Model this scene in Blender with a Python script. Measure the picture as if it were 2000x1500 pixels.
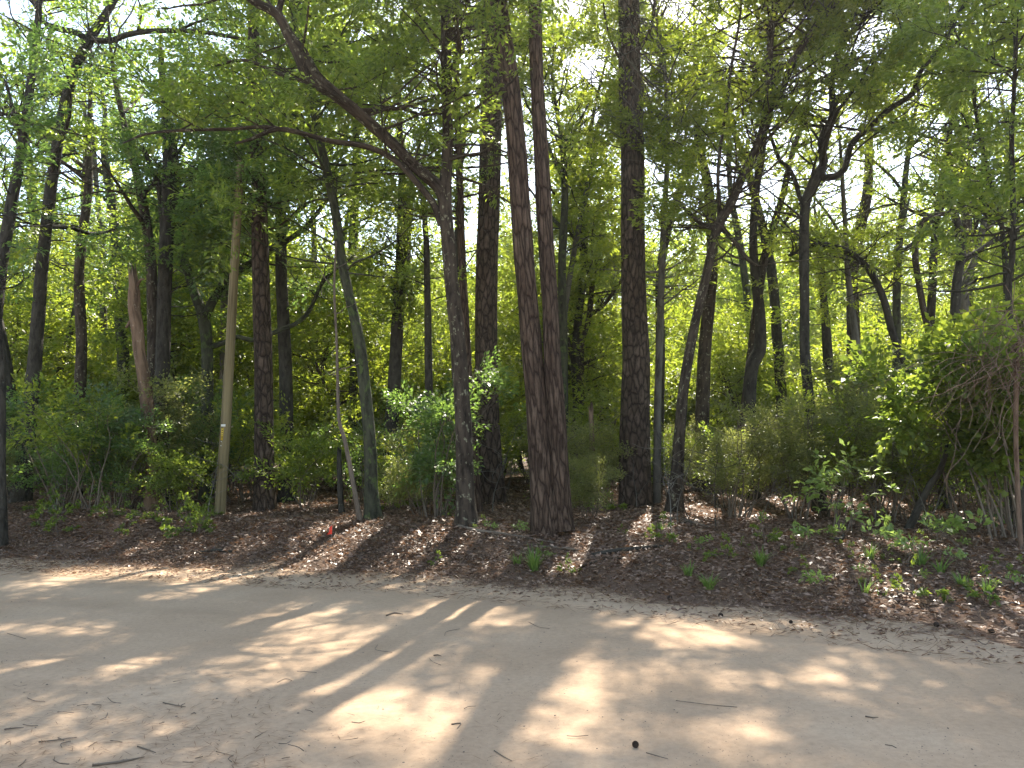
import bpy, math
import numpy as np
from mathutils import Vector
for o in list(bpy.data.objects): bpy.data.objects.remove(o)
SC = bpy.context.scene
RND = np.random.default_rng(11)
# ------------------------------------------------------------------ camera
F, PITCH, EYE = 1511.0, math.radians(4.92), 1.6
cam = bpy.data.cameras.new('camera'); cam.sensor_width = 36; cam.lens = 36 * F / 2000
cam.clip_start = 0.05; cam.clip_end = 2000
camo = bpy.data.objects.new('camera', cam); SC.collection.objects.link(camo)
camo.location = (0, 0, EYE); camo.rotation_euler = (math.pi / 2 + PITCH, 0, 0)
SC.camera = camo
# ------------------------------------------------------------------ light
AZ, EL = math.radians(13), math.radians(47)
SUN = np.array([math.sin(AZ) * math.cos(EL), math.cos(AZ) * math.cos(EL), math.sin(EL)])
W = bpy.data.worlds.new('World'); SC.world = W; W.use_nodes = True
nt = W.node_tree; bg = nt.nodes['Background']
sky = nt.nodes.new('ShaderNodeTexSky'); sky.sky_type = 'NISHITA'; sky.sun_disc = False
sky.sun_elevation = EL; sky.sun_rotation = AZ; sky.air_density = 1.0; sky.dust_density = 0.6; sky.ozone_density = 1.0
wb = nt.nodes.new('ShaderNodeMix'); wb.data_type = 'RGBA'; wb.blend_type = 'MULTIPLY'; wb.inputs[0].default_value = 1; wb.inputs[7].default_value = (1.12, 1.0, .84, 1)
nt.links.new(sky.outputs[0], wb.inputs[6]); nt.links.new(wb.outputs[2], bg.inputs[0]); bg.inputs[1].default_value = 0.14
sl = bpy.data.lights.new('sun', 'SUN'); sl.energy = 3.9; sl.angle = math.radians(0.53); sl.color = (1.0, 0.93, 0.80)
so = bpy.data.objects.new('sun', sl); SC.collection.objects.link(so); so.location = tuple(SUN * 60)
so.rotation_euler = Vector(tuple(SUN)).to_track_quat('Z', 'Y').to_euler()
SC.view_settings.view_transform = 'Standard'; SC.view_settings.look = 'None'
SC.view_settings.exposure = 2.05; SC.view_settings.gamma = 1.0
cy = SC.cycles
cy.max_bounces = 12; cy.diffuse_bounces = 9; cy.glossy_bounces = 2; cy.transmission_bounces = 9; cy.transparent_max_bounces = 6
cy.sample_clamp_indirect = 6.0; cy.caustics_reflective = False; cy.caustics_refractive = False
cy.use_denoising = True; cy.denoiser = 'OPENIMAGEDENOISE'; cy.denoising_input_passes = 'RGB_ALBEDO_NORMAL'; cy.denoising_prefilter = 'ACCURATE'
cy.use_adaptive_sampling = False
# ------------------------------------------------------------------ numeric helpers
CP, SP = math.cos(PITCH), math.sin(PITCH)
def at(px, py, D):
    u = (px - 1000) / F; v = (750 - py) / F
    fy = CP - v * SP; fz = SP + v * CP; s = D / fy
    return np.array([u * s, D, EYE + fz * s])
def project(P):
    P = np.atleast_2d(P); y = P[:, 1]; z = P[:, 2] - EYE
    d = y * CP + z * SP; d = np.where(d < 0.05, 0.05, d); v = (-y * SP + z * CP) / d
    return 1000 + F * P[:, 0] / d, 750 - F * v, d
_perm = np.random.default_rng(5).random(4096)
def _h(i, j, k): return _perm[(i * 73 + j * 179 + k * 283 + (i * j) % 97 * 13 + (j * k) % 89 * 7) & 4095]
def vnoise(x, y, z=None):
    x = np.asarray(x, float); y = np.asarray(y, float); z = np.zeros_like(x) if z is None else np.asarray(z, float)
    xi, yi, zi = np.floor(x).astype(int), np.floor(y).astype(int), np.floor(z).astype(int)
    fx, fy, fz = x - xi, y - yi, z - zi
    fx, fy, fz = [f * f * (3 - 2 * f) for f in (fx, fy, fz)]
    r = 0
    for a in (0, 1):
        for b in (0, 1):
            for c in (0, 1):
                r = r + _h(xi + a, yi + b, zi + c) * (fx if a else 1 - fx) * (fy if b else 1 - fy) * (fz if c else 1 - fz)
    return r
def fbm(x, y, z=None, o=3):
    r, a, s = 0, 0.5, 1.0
    for i in range(o):
        r = r + a * vnoise(np.asarray(x) * s + 17 * i, np.asarray(y) * s + 31 * i, None if z is None else np.asarray(z) * s); a *= .5; s *= 2.03
    return r / (1 - .5 ** o)
def sstep(a, b, x):
    t = np.clip((np.asarray(x, float) - a) / (b - a), 0, 1); return t * t * (3 - 2 * t)
_ex = np.array([-40, -30, -14, -7.8, -3.5, 0, 2.67, 4.45, 7, 10, 14, 22.])
_ey = np.array([18.5, 16.2, 13.3, 11.85, 10.75, 9.67, 8.12, 6.75, 4.3, 1.2, -3.6, -15])
_tx = np.linspace(-40, 22, 1241); _ty = np.interp(_tx, _ex, _ey)
_k = np.exp(-np.linspace(-2, 2, 61) ** 2); _k /= _k.sum()
_ty = np.convolve(np.pad(_ty, 30, 'edge'), _k, 'valid')
def edge_y(x): return np.interp(x, _tx, _ty)
_sl = np.gradient(_ty, _tx)
def edge_d(x, y):
    s = np.interp(x, _tx, _sl); return (y - edge_y(x)) / np.sqrt(1 + s * s)
def gz(x, y):
    x = np.asarray(x, float); y = np.asarray(y, float); d = edge_d(x, y)
    dj = d + (fbm(x * .9, y * .9) - .5) * .5
    z = .40 * sstep(0.05, 2.7, dj) + .12 * sstep(2.5, 14, d)
    z = z + sstep(.1, 1.5, d) * ((fbm(x * .55 + 9, y * .55) - .5) * .22 + (fbm(x * 2.6, y * 2.6, o=2) - .5) * .09)
    z = z + .16 * np.exp(-((d - 1.7) / .7) ** 2) * sstep(-1.5, -6, x)
    near = sstep(9.5, 11, -d)
    z = np.where(d < 0, -.035 * sstep(0, .6, -d) * (1 - near), z)
    return z
def ground_hit(px, py):
    lo, hi = 2.0, 90.0
    for D in np.linspace(3, 80, 900):
        p = at(px, py, D)
        if p[2] < gz(p[0], p[1]): return p
    return at(px, py, 60)
# ------------------------------------------------------------------ mesh helpers
COL = SC.collection
def mesh_obj(name, V, Q, mats, parent=None, uv=None, mi=None, smooth=False):
    V = np.ascontiguousarray(V, np.float32).reshape(-1, 3); Q = np.ascontiguousarray(Q, np.int32).reshape(-1, 4)
    me = bpy.data.meshes.new(name); n = len(Q)
    me.vertices.add(len(V)); me.vertices.foreach_set('co', V.ravel())
    me.loops.add(n * 4); me.loops.foreach_set('vertex_index', Q.ravel())
    me.polygons.add(n); me.polygons.foreach_set('loop_start', np.arange(0, n * 4, 4, dtype=np.int32))
    if uv is not None:
        l = me.uv_layers.new(name='UVMap'); l.data.foreach_set('uv', np.ascontiguousarray(uv, np.float32).ravel())
    for m in (mats if isinstance(mats, list) else [mats]): me.materials.append(m)
    if mi is not None: me.polygons.foreach_set('material_index', np.ascontiguousarray(mi, np.int32))
    if smooth: me.polygons.foreach_set('use_smooth', np.ones(n, bool))
    me.update(calc_edges=True)
    o = bpy.data.objects.new(name, me); COL.objects.link(o)
    if parent is not None: o.parent = parent
    return o
class Buf:
    def __init__(s): s.V, s.Q, s.U, s.n = [], [], [], 0
    def add(s, V, Q, U=None):
        s.V.append(V); s.Q.append(Q + s.n); s.n += len(V)
        s.U.append(U if U is not None else np.zeros((len(Q), 4, 2)))
    def obj(s, name, mat, parent=None, smooth=True, origin=None):
        V = np.concatenate(s.V)
        if origin is not None: V = V - origin
        return mesh_obj(name, V, np.concatenate(s.Q), mat, parent, np.concatenate(s.U), None, smooth)
def tag(o, label=None, cat=None, group=None, kind=None):
    for k, v in (('label', label), ('category', cat), ('group', group), ('kind', kind)):
        if v: o[k] = v
    return o
def thing(name, loc, label, cat, group=None):
    o = bpy.data.objects.new(name, None); COL.objects.link(o); o.location = tuple(float(v) for v in loc); o.empty_display_size = .3
    return tag(o, label, cat, group)
def norm(v): v = np.asarray(v, float); return v / (np.linalg.norm(v, axis=-1, keepdims=True) + 1e-9)
def smooth_path(P, step):
    """Catmull-Rom resampling of rows (x,y,z,r...)"""
    P = np.asarray(P, float)
    if len(P) < 3:
        n = max(2, int(np.linalg.norm(P[-1, :3] - P[0, :3]) / step) + 1); t = np.linspace(0, 1, n)[:, None]; return P[0] * (1 - t) + P[-1] * t
    A = np.vstack([2 * P[0] - P[1], P, 2 * P[-1] - P[-2]]); out = []
    for i in range(1, len(A) - 2):
        n = max(1, int(round(np.linalg.norm(A[i + 1, :3] - A[i, :3]) / step)))
        t = (np.arange(n) / n)[:, None]
        a, b, c, d = A[i - 1], A[i], A[i + 1], A[i + 2]
        out.append(.5 * (2 * b + (c - a) * t + (2 * a - 5 * b + 4 * c - d) * t ** 2 + (3 * b - a - 3 * c + d) * t ** 3))
    out.append(P[-1:]); R = np.vstack(out); R[:, 3] = np.maximum(R[:, 3], .002); return R
def tube(P, sides, wob=0.0, seed=0, cap=False, flare=None):
    """P rows x,y,z,r"""
    P = np.asarray(P, float); n = len(P); C = P[:, :3]; T = norm(np.gradient(C, axis=0))
    N = np.zeros_like(T); a = np.array([0, 1., 0]) if abs(T[0, 1]) < .9 else np.array([1., 0, 0])
    v = a - T[0] * a.dot(T[0])
    for i in range(n):
        v = v - T[i] * v.dot(T[i]); v /= np.linalg.norm(v) + 1e-9; N[i] = v
    B = np.cross(T, N); th = np.linspace(0, 2 * math.pi, sides, endpoint=False)
    L = np.concatenate([[0], np.cumsum(np.linalg.norm(np.diff(C, axis=0), axis=1))])
    R = P[:, 3][:, None] * np.ones(sides)
    if wob:
        R = R * (1 + wob * 2 * (fbm(np.cos(th)[None, :] * 1.3 + seed + 0 * R, np.sin(th)[None, :] * 1.3 + 5 + 0 * R, (L / (np.mean(P[:, 3]) * 5 + .01))[:, None] + 0 * R) - .5))
    if flare is not None:
        h, amp, nl = flare
        e = np.exp(-L / h)[:, None]; R = R * (1 + amp * e * (.65 + .5 * np.cos(th * nl + seed) + .3 * np.cos(th * (nl + 2) + 2 * seed))[None, :])
    V = C[:, None, :] + R[:, :, None] * (np.cos(th)[None, :, None] * N[:, None, :] + np.sin(th)[None, :, None] * B[:, None, :])
    V = V.reshape(-1, 3); i = np.arange(n - 1)[:, None]; j = np.arange(sides)[None, :]; k = (j + 1) % sides
    Q = np.stack(np.broadcast_arrays(i * sides + j, i * sides + k, (i + 1) * sides + k, (i + 1) * sides + j), -1).reshape(-1, 4)
    cr = 2 * math.pi * np.max(P[:, 3])
    u0 = np.broadcast_to(j / sides * cr, (n - 1, sides)); u1 = np.broadcast_to((j + 1) / sides * cr, (n - 1, sides))
    l0 = np.broadcast_to(L[:-1][:, None], (n - 1, sides)); l1 = np.broadcast_to(L[1:][:, None], (n - 1, sides))
    U = np.stack([np.stack([u0, l0], -1), np.stack([u1, l0], -1), np.stack([u1, l1], -1), np.stack([u0, l1], -1)], 2).reshape(-1, 4, 2)
    if cap:
        V = V.copy(); jg = np.random.default_rng(seed + 9).random(sides) * (P[-1, 3] * 5 if wob > .1 else 0); V[-sides:] += jg[:, None] * T[-1]
        c = len(V); V = np.vstack([V, C[-1:] + T[-1:] * P[-1, 3] * .15]); jj = np.arange(0, sides, 2)
        b = (n - 1) * sides
        Q = np.vstack([Q, np.stack([b + jj, b + jj + 1, b + (jj + 2) % sides, np.full_like(jj, c)], -1)])
        U = np.concatenate([U, np.zeros((len(jj), 4, 2))])
    return V, Q, U
# ------------------------------------------------------------------ materials
def mat(name):
    m = bpy.data.materials.new(name); m.use_nodes = True; n = m.node_tree; n.nodes.clear()
    out = n.nodes.new('ShaderNodeOutputMaterial'); return m, n, out
def nd(n, t, **kw):
    x = n.nodes.new(t)
    for k, v in kw.items():
        if k.startswith('i_'):
            key = k[2:]; key = int(key) if key.isdigit() else key.replace('_', ' ')
            if hasattr(v, 'is_linked') or isinstance(v, bpy.types.NodeSocket): n.links.new(v, x.inputs[key])
            else: x.inputs[key].default_value = v
        else: setattr(x, k, v)
    return x
def ramp(n, fac, stops, interp='LINEAR'):
    r = nd(n, 'ShaderNodeValToRGB', i_Fac=fac); cr = r.color_ramp; cr.interpolation = interp
    while len(cr.elements) < len(stops): cr.elements.new(.5)
    for e, (p, c) in zip(cr.elements, stops): e.position = p; e.color = tuple(c) + (1,) if len(c) == 3 else c
    return r.outputs[0]
def noise(n, vec, scale, detail=4, rough=.55): return nd(n, 'ShaderNodeTexNoise', i_Vector=vec, i_Scale=scale, i_Detail=detail, i_Roughness=rough).outputs[0]
def leaf_mat(name, stops, tr, trmix=.45, rough=.42, spec=.45, var=.9):
    m, n, out = mat(name)
    geo = nd(n, 'ShaderNodeNewGeometry'); pos = geo.outputs['Position']
    nz = noise(n, pos, var, 2)
    f = nd(n, 'ShaderNodeMath', operation='ADD', i_0=geo.outputs['Random Per Island'])
    f2 = nd(n, 'ShaderNodeMath', operation='MULTIPLY', i_0=f.outputs[0], i_1=.5); n.links.new(nz, f.inputs[1])
    c = ramp(n, f2.outputs[0], stops)
    tc = nd(n, 'ShaderNodeMix', data_type='RGBA', blend_type='MULTIPLY'); tc.inputs[0].default_value = 1
    n.links.new(c, tc.inputs[6]); tc.inputs[7].default_value = tuple(tr) + (1,)
    p = nd(n, 'ShaderNodeBsdfPrincipled', i_Base_Color=c, i_Roughness=rough); p.inputs['Specular IOR Level'].default_value = spec
    t = nd(n, 'ShaderNodeBsdfTranslucent', i_Color=tc.outputs[2])
    mx = nd(n, 'ShaderNodeMixShader', i_0=trmix); n.links.new(p.outputs[0], mx.inputs[1]); n.links.new(t.outputs[0], mx.inputs[2])
    n.links.new(mx.outputs[0], out.inputs[0]); return m
OAK = leaf_mat('oak_leaf', [(.2, (.050, .072, .020)), (.5, (.088, .115, .028)), (.78, (.130, .150, .036)), (.95, (.20, .17, .05))], (4.0, 4.1, 1.9), .5)
LAUREL = leaf_mat('laurel_leaf', [(.2, (.040, .066, .024)), (.55, (.070, .102, .034)), (.85, (.105, .135, .042))], (3.9, 4.3, 2.2), .45, .36, .55)
LIGHT = leaf_mat('light_leaf', [(.2, (.075, .102, .022)), (.55, (.125, .150, .032)), (.9, (.18, .19, .042))], (3.7, 3.7, 1.6), .52)
OLIVE = leaf_mat('olive_leaf', [(.2, (.085, .095, .036)), (.55, (.130, .136, .050)), (.85, (.17, .168, .068)), (.97, (.21, .155, .08))], (3.0, 3.1, 1.9), .5, .4, .5)
YOUNG = leaf_mat('young_leaf', [(.2, (.13, .18, .05)), (.8, (.22, .27, .085))], (2.2, 2.4, 1.6), .45, .4, .5)
GRASS = leaf_mat('grass_blade', [(.2, (.07, .12, .03)), (.8, (.14, .19, .05)), (.95, (.25, .21, .10))], (3, 3, 2), .4, .45, .4)
LITTER = leaf_mat('dry_leaf', [(.15, (.095, .056, .038)), (.45, (.19, .118, .080)), (.7, (.30, .20, .145)), (.9, (.44, .33, .25))], (1.4, 1.1, .8), .22, .45, .5, 2.5)
NEEDLE = leaf_mat('pine_needle', [(.2, (.10, .055, .03)), (.8, (.22, .12, .06))], (1, 1, 1), .1, .6, .3)
PINEGREEN = leaf_mat('green_needle', [(.2, (.035, .06, .02)), (.8, (.07, .10, .03))], (2.5, 2.6, 1.5), .3, .5, .4)
def bark_mat(name, dark, mid, light, sx, sy, lichen=None, kind='plate', bump=.6, dist=.03):
    m, n, out = mat(name)
    uv = nd(n, 'ShaderNodeUVMap').outputs[0]
    mp = nd(n, 'ShaderNodeMapping', i_Vector=uv); mp.inputs['Scale'].default_value = (sx, sy, 1)
    wn = nd(n, 'ShaderNodeTexNoise', i_Vector=mp.outputs[0], i_Scale=.9, i_Detail=4.0)
    mixv = nd(n, 'ShaderNodeMix', data_type='VECTOR'); mixv.inputs[0].default_value = .42
    n.links.new(mp.outputs[0], mixv.inputs[4]); n.links.new(wn.outputs[1], mixv.inputs[5])
    if kind == 'plate':
        vo = nd(n, 'ShaderNodeTexVoronoi', feature='DISTANCE_TO_EDGE', i_Vector=mixv.outputs[1], i_Scale=1.0)
        h1 = ramp(n, vo.outputs[0], [(0.0, (0, 0, 0)), (.07, (.5,) * 3), (.22, (1, 1, 1))])
        h2 = ramp(n, noise(n, mixv.outputs[1], 2.1, 5, .7), [(.32, (.15,) * 3), (.5, (.85,) * 3), (.65, (1, 1, 1))])
        hm = nd(n, 'ShaderNodeMath', operation='MULTIPLY', i_0=h1, i_1=h2); h = hm.outputs[0]
        cell = nd(n, 'ShaderNodeTexVoronoi', feature='F1', i_Vector=mixv.outputs[1], i_Scale=1.0).outputs[1]
        cellv = nd(n, 'ShaderNodeSeparateColor', i_Color=cell).outputs[0]
    else:
        h0 = noise(n, mixv.outputs[1], 1.0, 6, .65); h = ramp(n, h0, [(.33, (0, 0, 0)), (.5, (.6,) * 3), (.68, (1, 1, 1))])
        cellv = noise(n, mixv.outputs[1], .4, 2)
    fine = noise(n, uv, 60, 5, .7)
    a = nd(n, 'ShaderNodeMath', operation='MULTIPLY_ADD', i_0=fine, i_1=.45); a.inputs[2].default_value = 0
    b = nd(n, 'ShaderNodeMath', operation='MULTIPLY_ADD', i_0=cellv, i_1=.5); n.links.new(a.outputs[0], b.inputs[2])
    pc = ramp(n, b.outputs[0], [(.15, mid), (.8, light)])
    cm = nd(n, 'ShaderNodeMix', data_type='RGBA'); n.links.new(h, cm.inputs[0]); cm.inputs[6].default_value = tuple(dark) + (1,); n.links.new(pc, cm.inputs[7])
    col = cm.outputs[2]
    if lichen:
        lc, amt, ls = lichen
        ln = noise(n, uv, ls, 5, .6); lm = ramp(n, ln, [(amt, (0, 0, 0)), (amt + .06, (1, 1, 1))])
        l2 = nd(n, 'ShaderNodeMix', data_type='RGBA'); n.links.new(lm, l2.inputs[0]); n.links.new(col, l2.inputs[6]); l2.inputs[7].default_value = tuple(lc) + (1,); col = l2.outputs[2]
    hh = nd(n, 'ShaderNodeMath', operation='MULTIPLY_ADD', i_0=fine, i_1=.3); n.links.new(h, hh.inputs[2])
    bp = nd(n, 'ShaderNodeBump', i_Height=hh.outputs[0], i_Strength=bump, i_Distance=dist)
    p = nd(n, 'ShaderNodeBsdfPrincipled', i_Base_Color=col, i_Roughness=.9, i_Normal=bp.outputs[0]); p.inputs['Specular IOR Level'].default_value = .2
    n.links.new(p.outputs[0], out.inputs[0]); return m
PINE = bark_mat('pine_bark', (.024, .016, .012), (.088, .060, .044), (.19, .135, .105), 13, 6.0, None, 'plate', 1.0, .06)
PINERED = bark_mat('red_pine_bark', (.028, .016, .011), (.105, .066, .047), (.215, .148, .110), 19, 4.2, ((.15, .135, .09), .67, 3), 'plate', 1.0, .055)
OAKBARK = bark_mat('oak_bark', (0.0165, 0.0120, 0.0090), (0.0638, 0.0465, 0.0345), (0.1275, 0.0975, 0.0750), 16, 5, ((.24, .23, .16), .585, 8), 'noise', 1.0, .04)
DARKBARK = bark_mat('dark_bark', (0.0150, 0.0135, 0.0112), (0.0450, 0.0390, 0.0315), (0.0863, 0.0750, 0.0615), 14, 7, ((.13, .135, .10), .63, 7), 'noise', .9, .03)
MOSSBARK = bark_mat('mossy_bark', (0.0165, 0.0180, 0.0120), (0.0525, 0.0540, 0.0338), (0.0975, 0.0975, 0.0638), 13, 5, ((.075, .10, .035), .55, 5), 'noise', .9, .03)
GREYBARK = bark_mat('grey_bark', (0.0560, 0.0490, 0.0420), (0.1330, 0.1190, 0.1015), (0.2100, 0.1960, 0.1680), 10, 4, None, 'noise', .7, .02)
SNAGWOOD = bark_mat('dead_wood', (.06, .036, .024), (.19, .115, .075), (.34, .23, .16), 9, 2.5, ((.40, .33, .26), .62, 6), 'noise', 1.0, .04)
POLEWOOD = bark_mat('pole_wood', (.085, .064, .034), (.19, .15, .078), (.265, .212, .122), 46, .9, None, 'noise', .6, .008)
TWIG = bark_mat('twig_bark', (.07, .052, .04), (.13, .10, .078), (.20, .16, .125), 30, 10, None, 'noise', .3, .004)
def plain(name, c, rough=.6, spec=.3):
    m, n, out = mat(name); p = nd(n, 'ShaderNodeBsdfPrincipled', i_Roughness=rough); p.inputs['Specular IOR Level'].default_value = spec
    tc = nd(n, 'ShaderNodeTexCoord').outputs['Object']
    nz = noise(n, tc, 25, 4); n.links.new(ramp(n, nz, [(.3, tuple(v * .75 for v in c)), (.7, c)]), p.inputs['Base Color'])
    n.links.new(p.outputs[0], out.inputs[0]); return m
WHITEP = plain('white_tag', (.72, .70, .64)); YELLOWP = plain('yellow_tag', (.62, .42, .05)); DARKP = plain('dark_print', (.03, .025, .02))
NAILM = plain('nail_head', (.6, .58, .54), .35, .6); REDF = plain('red_plastic', (.78, .05, .025), .45, .4); WIREM = plain('wire', (.3, .3, .3), .4)
CONE = plain('cone_scale', (.045, .03, .022), .8)
def sand_mat(name, litter):
    m, n, out = mat(name)
    pos = nd(n, 'ShaderNodeNewGeometry').outputs['Position']
    big = noise(n, pos, .7, 4); fine = noise(n, pos, 26, 6, .7); grain = noise(n, pos, 240, 3, .8)
    c = ramp(n, big, [(.3, (.355, .245, .158)), (.55, (.425, .298, .196)), (.75, (.465, .34, .232))])
    g = ramp(n, grain, [(.28, (.55, .53, .51)), (.42, (.95, .95, .95)), (.62, (1.03, 1.03, 1.02)), (.80, (1.12, 1.11, 1.10))])
    x = nd(n, 'ShaderNodeMix', data_type='RGBA', blend_type='MULTIPLY'); x.inputs[0].default_value = .5; n.links.new(c, x.inputs[6]); n.links.new(g, x.inputs[7])
    g2 = ramp(n, fine, [(.3, (.72, .70, .68)), (.6, (1.05, 1.05, 1.05))])
    x2 = nd(n, 'ShaderNodeMix', data_type='RGBA', blend_type='MULTIPLY'); x2.inputs[0].default_value = .55; n.links.new(x.outputs[2], x2.inputs[6]); n.links.new(g2, x2.inputs[7])
    sp = nd(n, 'ShaderNodeTexVoronoi', feature='F1', i_Vector=pos, i_Scale=34.0); sm = ramp(n, sp.outputs[0], [(.10, (1, 1, 1)), (.16, (0, 0, 0))])
    spn = noise(n, pos, 3.0, 2); spm = nd(n, 'ShaderNodeMath', operation='MULTIPLY', i_0=sm); n.links.new(ramp(n, spn, [(.45, (0, 0, 0)), (.6, (1, 1, 1))]), spm.inputs[1])
    x3 = nd(n, 'ShaderNodeMix', data_type='RGBA'); n.links.new(spm.outputs[0], x3.inputs[0]); n.links.new(x2.outputs[2], x3.inputs[6]); x3.inputs[7].default_value = (.13, .10, .08, 1)
    col = x3.outputs[2]
    h = nd(n, 'ShaderNodeMath', operation='MULTIPLY_ADD', i_0=fine, i_1=1.6); n.links.new(grain, h.inputs[2])
    if litter:
        at_ = nd(n, 'ShaderNodeAttribute', attribute_name='litter').outputs['Fac']
        nz = noise(n, pos, 7, 5, .7)
        s = nd(n, 'ShaderNodeMath', operation='ADD', i_0=at_); n.links.new(nz, s.inputs[1])
        mk = ramp(n, s.outputs[0], [(.72, (0, 0, 0)), (.95, (1, 1, 1))])
        bn = noise(n, pos, 38, 6, .75); b2 = noise(n, pos, 1.3, 3)
        lc = ramp(n, bn, [(.3, (.045, .028, .020)), (.5, (.125, .080, .055)), (.66, (.24, .16, .115)), (.8, (.34, .255, .19))])
        l2 = nd(n, 'ShaderNodeMix', data_type='RGBA', blend_type='MULTIPLY'); l2.inputs[0].default_value = .7; n.links.new(lc, l2.inputs[6]); n.links.new(ramp(n, b2, [(.3, (.6, .62, .62)), (.7, (1.1, 1, .95))]), l2.inputs[7])
        x4 = nd(n, 'ShaderNodeMix', data_type='RGBA'); n.links.new(mk, x4.inputs[0]); n.links.new(col, x4.inputs[6]); n.links.new(l2.outputs[2], x4.inputs[7]); col = x4.outputs[2]
        h2 = nd(n, 'ShaderNodeMath', operation='MULTIPLY_ADD', i_0=bn, i_1=3.0); n.links.new(h.outputs[0], h2.inputs[2]); h = h2
    bp = nd(n, 'ShaderNodeBump', i_Height=h.outputs[0], i_Strength=.32, i_Distance=.008)
    p = nd(n, 'ShaderNodeBsdfPrincipled', i_Base_Color=col, i_Roughness=.95, i_Normal=bp.outputs[0]); p.inputs['Specular IOR Level'].default_value = .15
    n.links.new(p.outputs[0], out.inputs[0]); return m
SAND = sand_mat('road_sand', False); SOIL = sand_mat('forest_floor', True)
# ------------------------------------------------------------------ ground and road
def grid_axis(segs):
    a = [np.arange(s, e, st) for s, e, st in segs]; return np.concatenate(a + [[segs[-1][1]]])
gx = grid_axis([(-420, -60, 24), (-60, -16, 1.4), (-16, 13, .09), (13, 60, 1.4), (60, 420, 24)])
gy = grid_axis([(-300, -20, 20), (-20, 4, .8), (4, 22, .09), (22, 40, .4), (40, 100, 3), (100, 700, 40)])
X, Y = np.meshgrid(gx, gy); Z = gz(X, Y)
ny, nx = X.shape; i = np.arange(ny - 1)[:, None] * nx + np.arange(nx - 1)[None, :]
Q = np.stack([i, i + 1, i + nx + 1, i + nx], -1).reshape(-1, 4)
g = mesh_obj('ground', np.stack([X, Y, Z], -1), Q, SOIL, smooth=True); tag(g, kind='structure')
dd = edge_d(X, Y); lit = np.where(dd < -5, sstep(9.6, 11, -dd), sstep(-.75, 1.0, dd + (fbm(X * 1.2, Y * 1.2) - .5) * 1.1))
la = g.data.attributes.new('litter', 'FLOAT', 'POINT'); la.data.foreach_set('value', lit.ravel().astype(np.float32))
tx = np.concatenate([np.arange(-38, -14, .8), np.arange(-14, 11, .1), np.arange(11, 20, .6)])
ex, ey = tx, edge_y(tx); sl_ = np.interp(tx, _tx, _sl); nvx, nvy = sl_ / np.sqrt(1 + sl_ ** 2), -1 / np.sqrt(1 + sl_ ** 2)
ww = np.concatenate([np.arange(-.35, 7, .08), np.arange(7, 10.4, .5)])
RX = ex[:, None] + nvx[:, None] * ww; RY = ey[:, None] + nvy[:, None] * ww
streak = (fbm(tx[:, None] * .22 + 0 * ww, ww[None, :] * 2.4 + 0 * RX) - .5) * .035
RZ = .012 + streak + (fbm(RX * 2.2, RY * 2.2) - .5) * .018
rd = RX * 0 + ww[None, :] + (fbm(RX * 1.6, RY * 1.6) - .5) * .75 - .2
RZ = RZ * sstep(-.1, .7, rd) - .06 * (1 - sstep(-.15, .22, rd)) - .07 * sstep(9.2, 10.2, RX * 0 + ww[None, :])
a_, b_ = RX.shape; i = np.arange(a_ - 1)[:, None] * b_ + np.arange(b_ - 1)[None, :]
Q = np.stack([i, i + 1, i + b_ + 1, i + b_], -1).reshape(-1, 4)[:, ::-1]
r = mesh_obj('road', np.stack([RX, RY, RZ], -1), Q, SAND, smooth=True); tag(r, kind='structure')
# ------------------------------------------------------------------ leaves
def leaf_quads(P, D, N, L, Wd, fold=.25):
    D = norm(D); S = norm(np.cross(N, D)); U = np.cross(D, S); L = L[:, None]; Wd = Wd[:, None]
    m = P + D * L * .48 + U * Wd * fold
    return np.stack([P, m + S * Wd * .5, P + D * L - U * Wd * fold * .4, m - S * Wd * .5], 1).reshape(-1, 3)
def make_template(rng, n, length, width, droop=.15, tilt=.5, L=.07, asp=.38):
    t = rng.random(n) ** .8; side = rng.choice([-1, 1], n); u = rng.random(n)
    P = np.stack([t * length, side * u * width * (1 - .55 * t), rng.normal(0, .035, n) - droop * (t ** 2) * length * .5], -1)
    D = np.stack([.5 + .5 * rng.random(n), side * (.2 + rng.random(n)), rng.normal(-.15, .45, n)], -1)
    N = np.stack([rng.normal(0, tilt, n), rng.normal(0, tilt, n), np.ones(n)], -1)
    N = norm(N - norm(D) * np.sum(norm(D) * norm(N), -1, keepdims=True))
    LL = L * rng.uniform(.65, 1.25, n); return P, D, N, LL, LL * asp * rng.uniform(.8, 1.2, n)
TPL = {}
def tset(key, n, length, width, L, asp, tilt=.55, droop=.15, k=6):
    r_ = np.random.default_rng(len(TPL) * 17 + 3); TPL[key] = [make_template(r_, n, length, width, droop, tilt, L, asp) for _ in range(k)]
tset('oak', 50, .58, .24, .100, .40); tset('oakfar', 36, .72, .32, .135, .42); tset('laurel', 42, .58, .24, .12, .34, .5)
tset('small', 40, .42, .20, .052, .45); tset('holly', 32, .45, .22, .075, .5); tset('broad', 11, .5, .24, .135, .42, .35, .25)
tset('maple', 22, .45, .24, .11, .62, .35); tset('far', 30, 1.3, .7, .26, .5, .7); tset('canopy', 40, .95, .42, .19, .42, .6); tset('needle', 46, .34, .16, .22, .035, .8); tset('gum', 40, .6, .28, .085, .5, .5)
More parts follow.
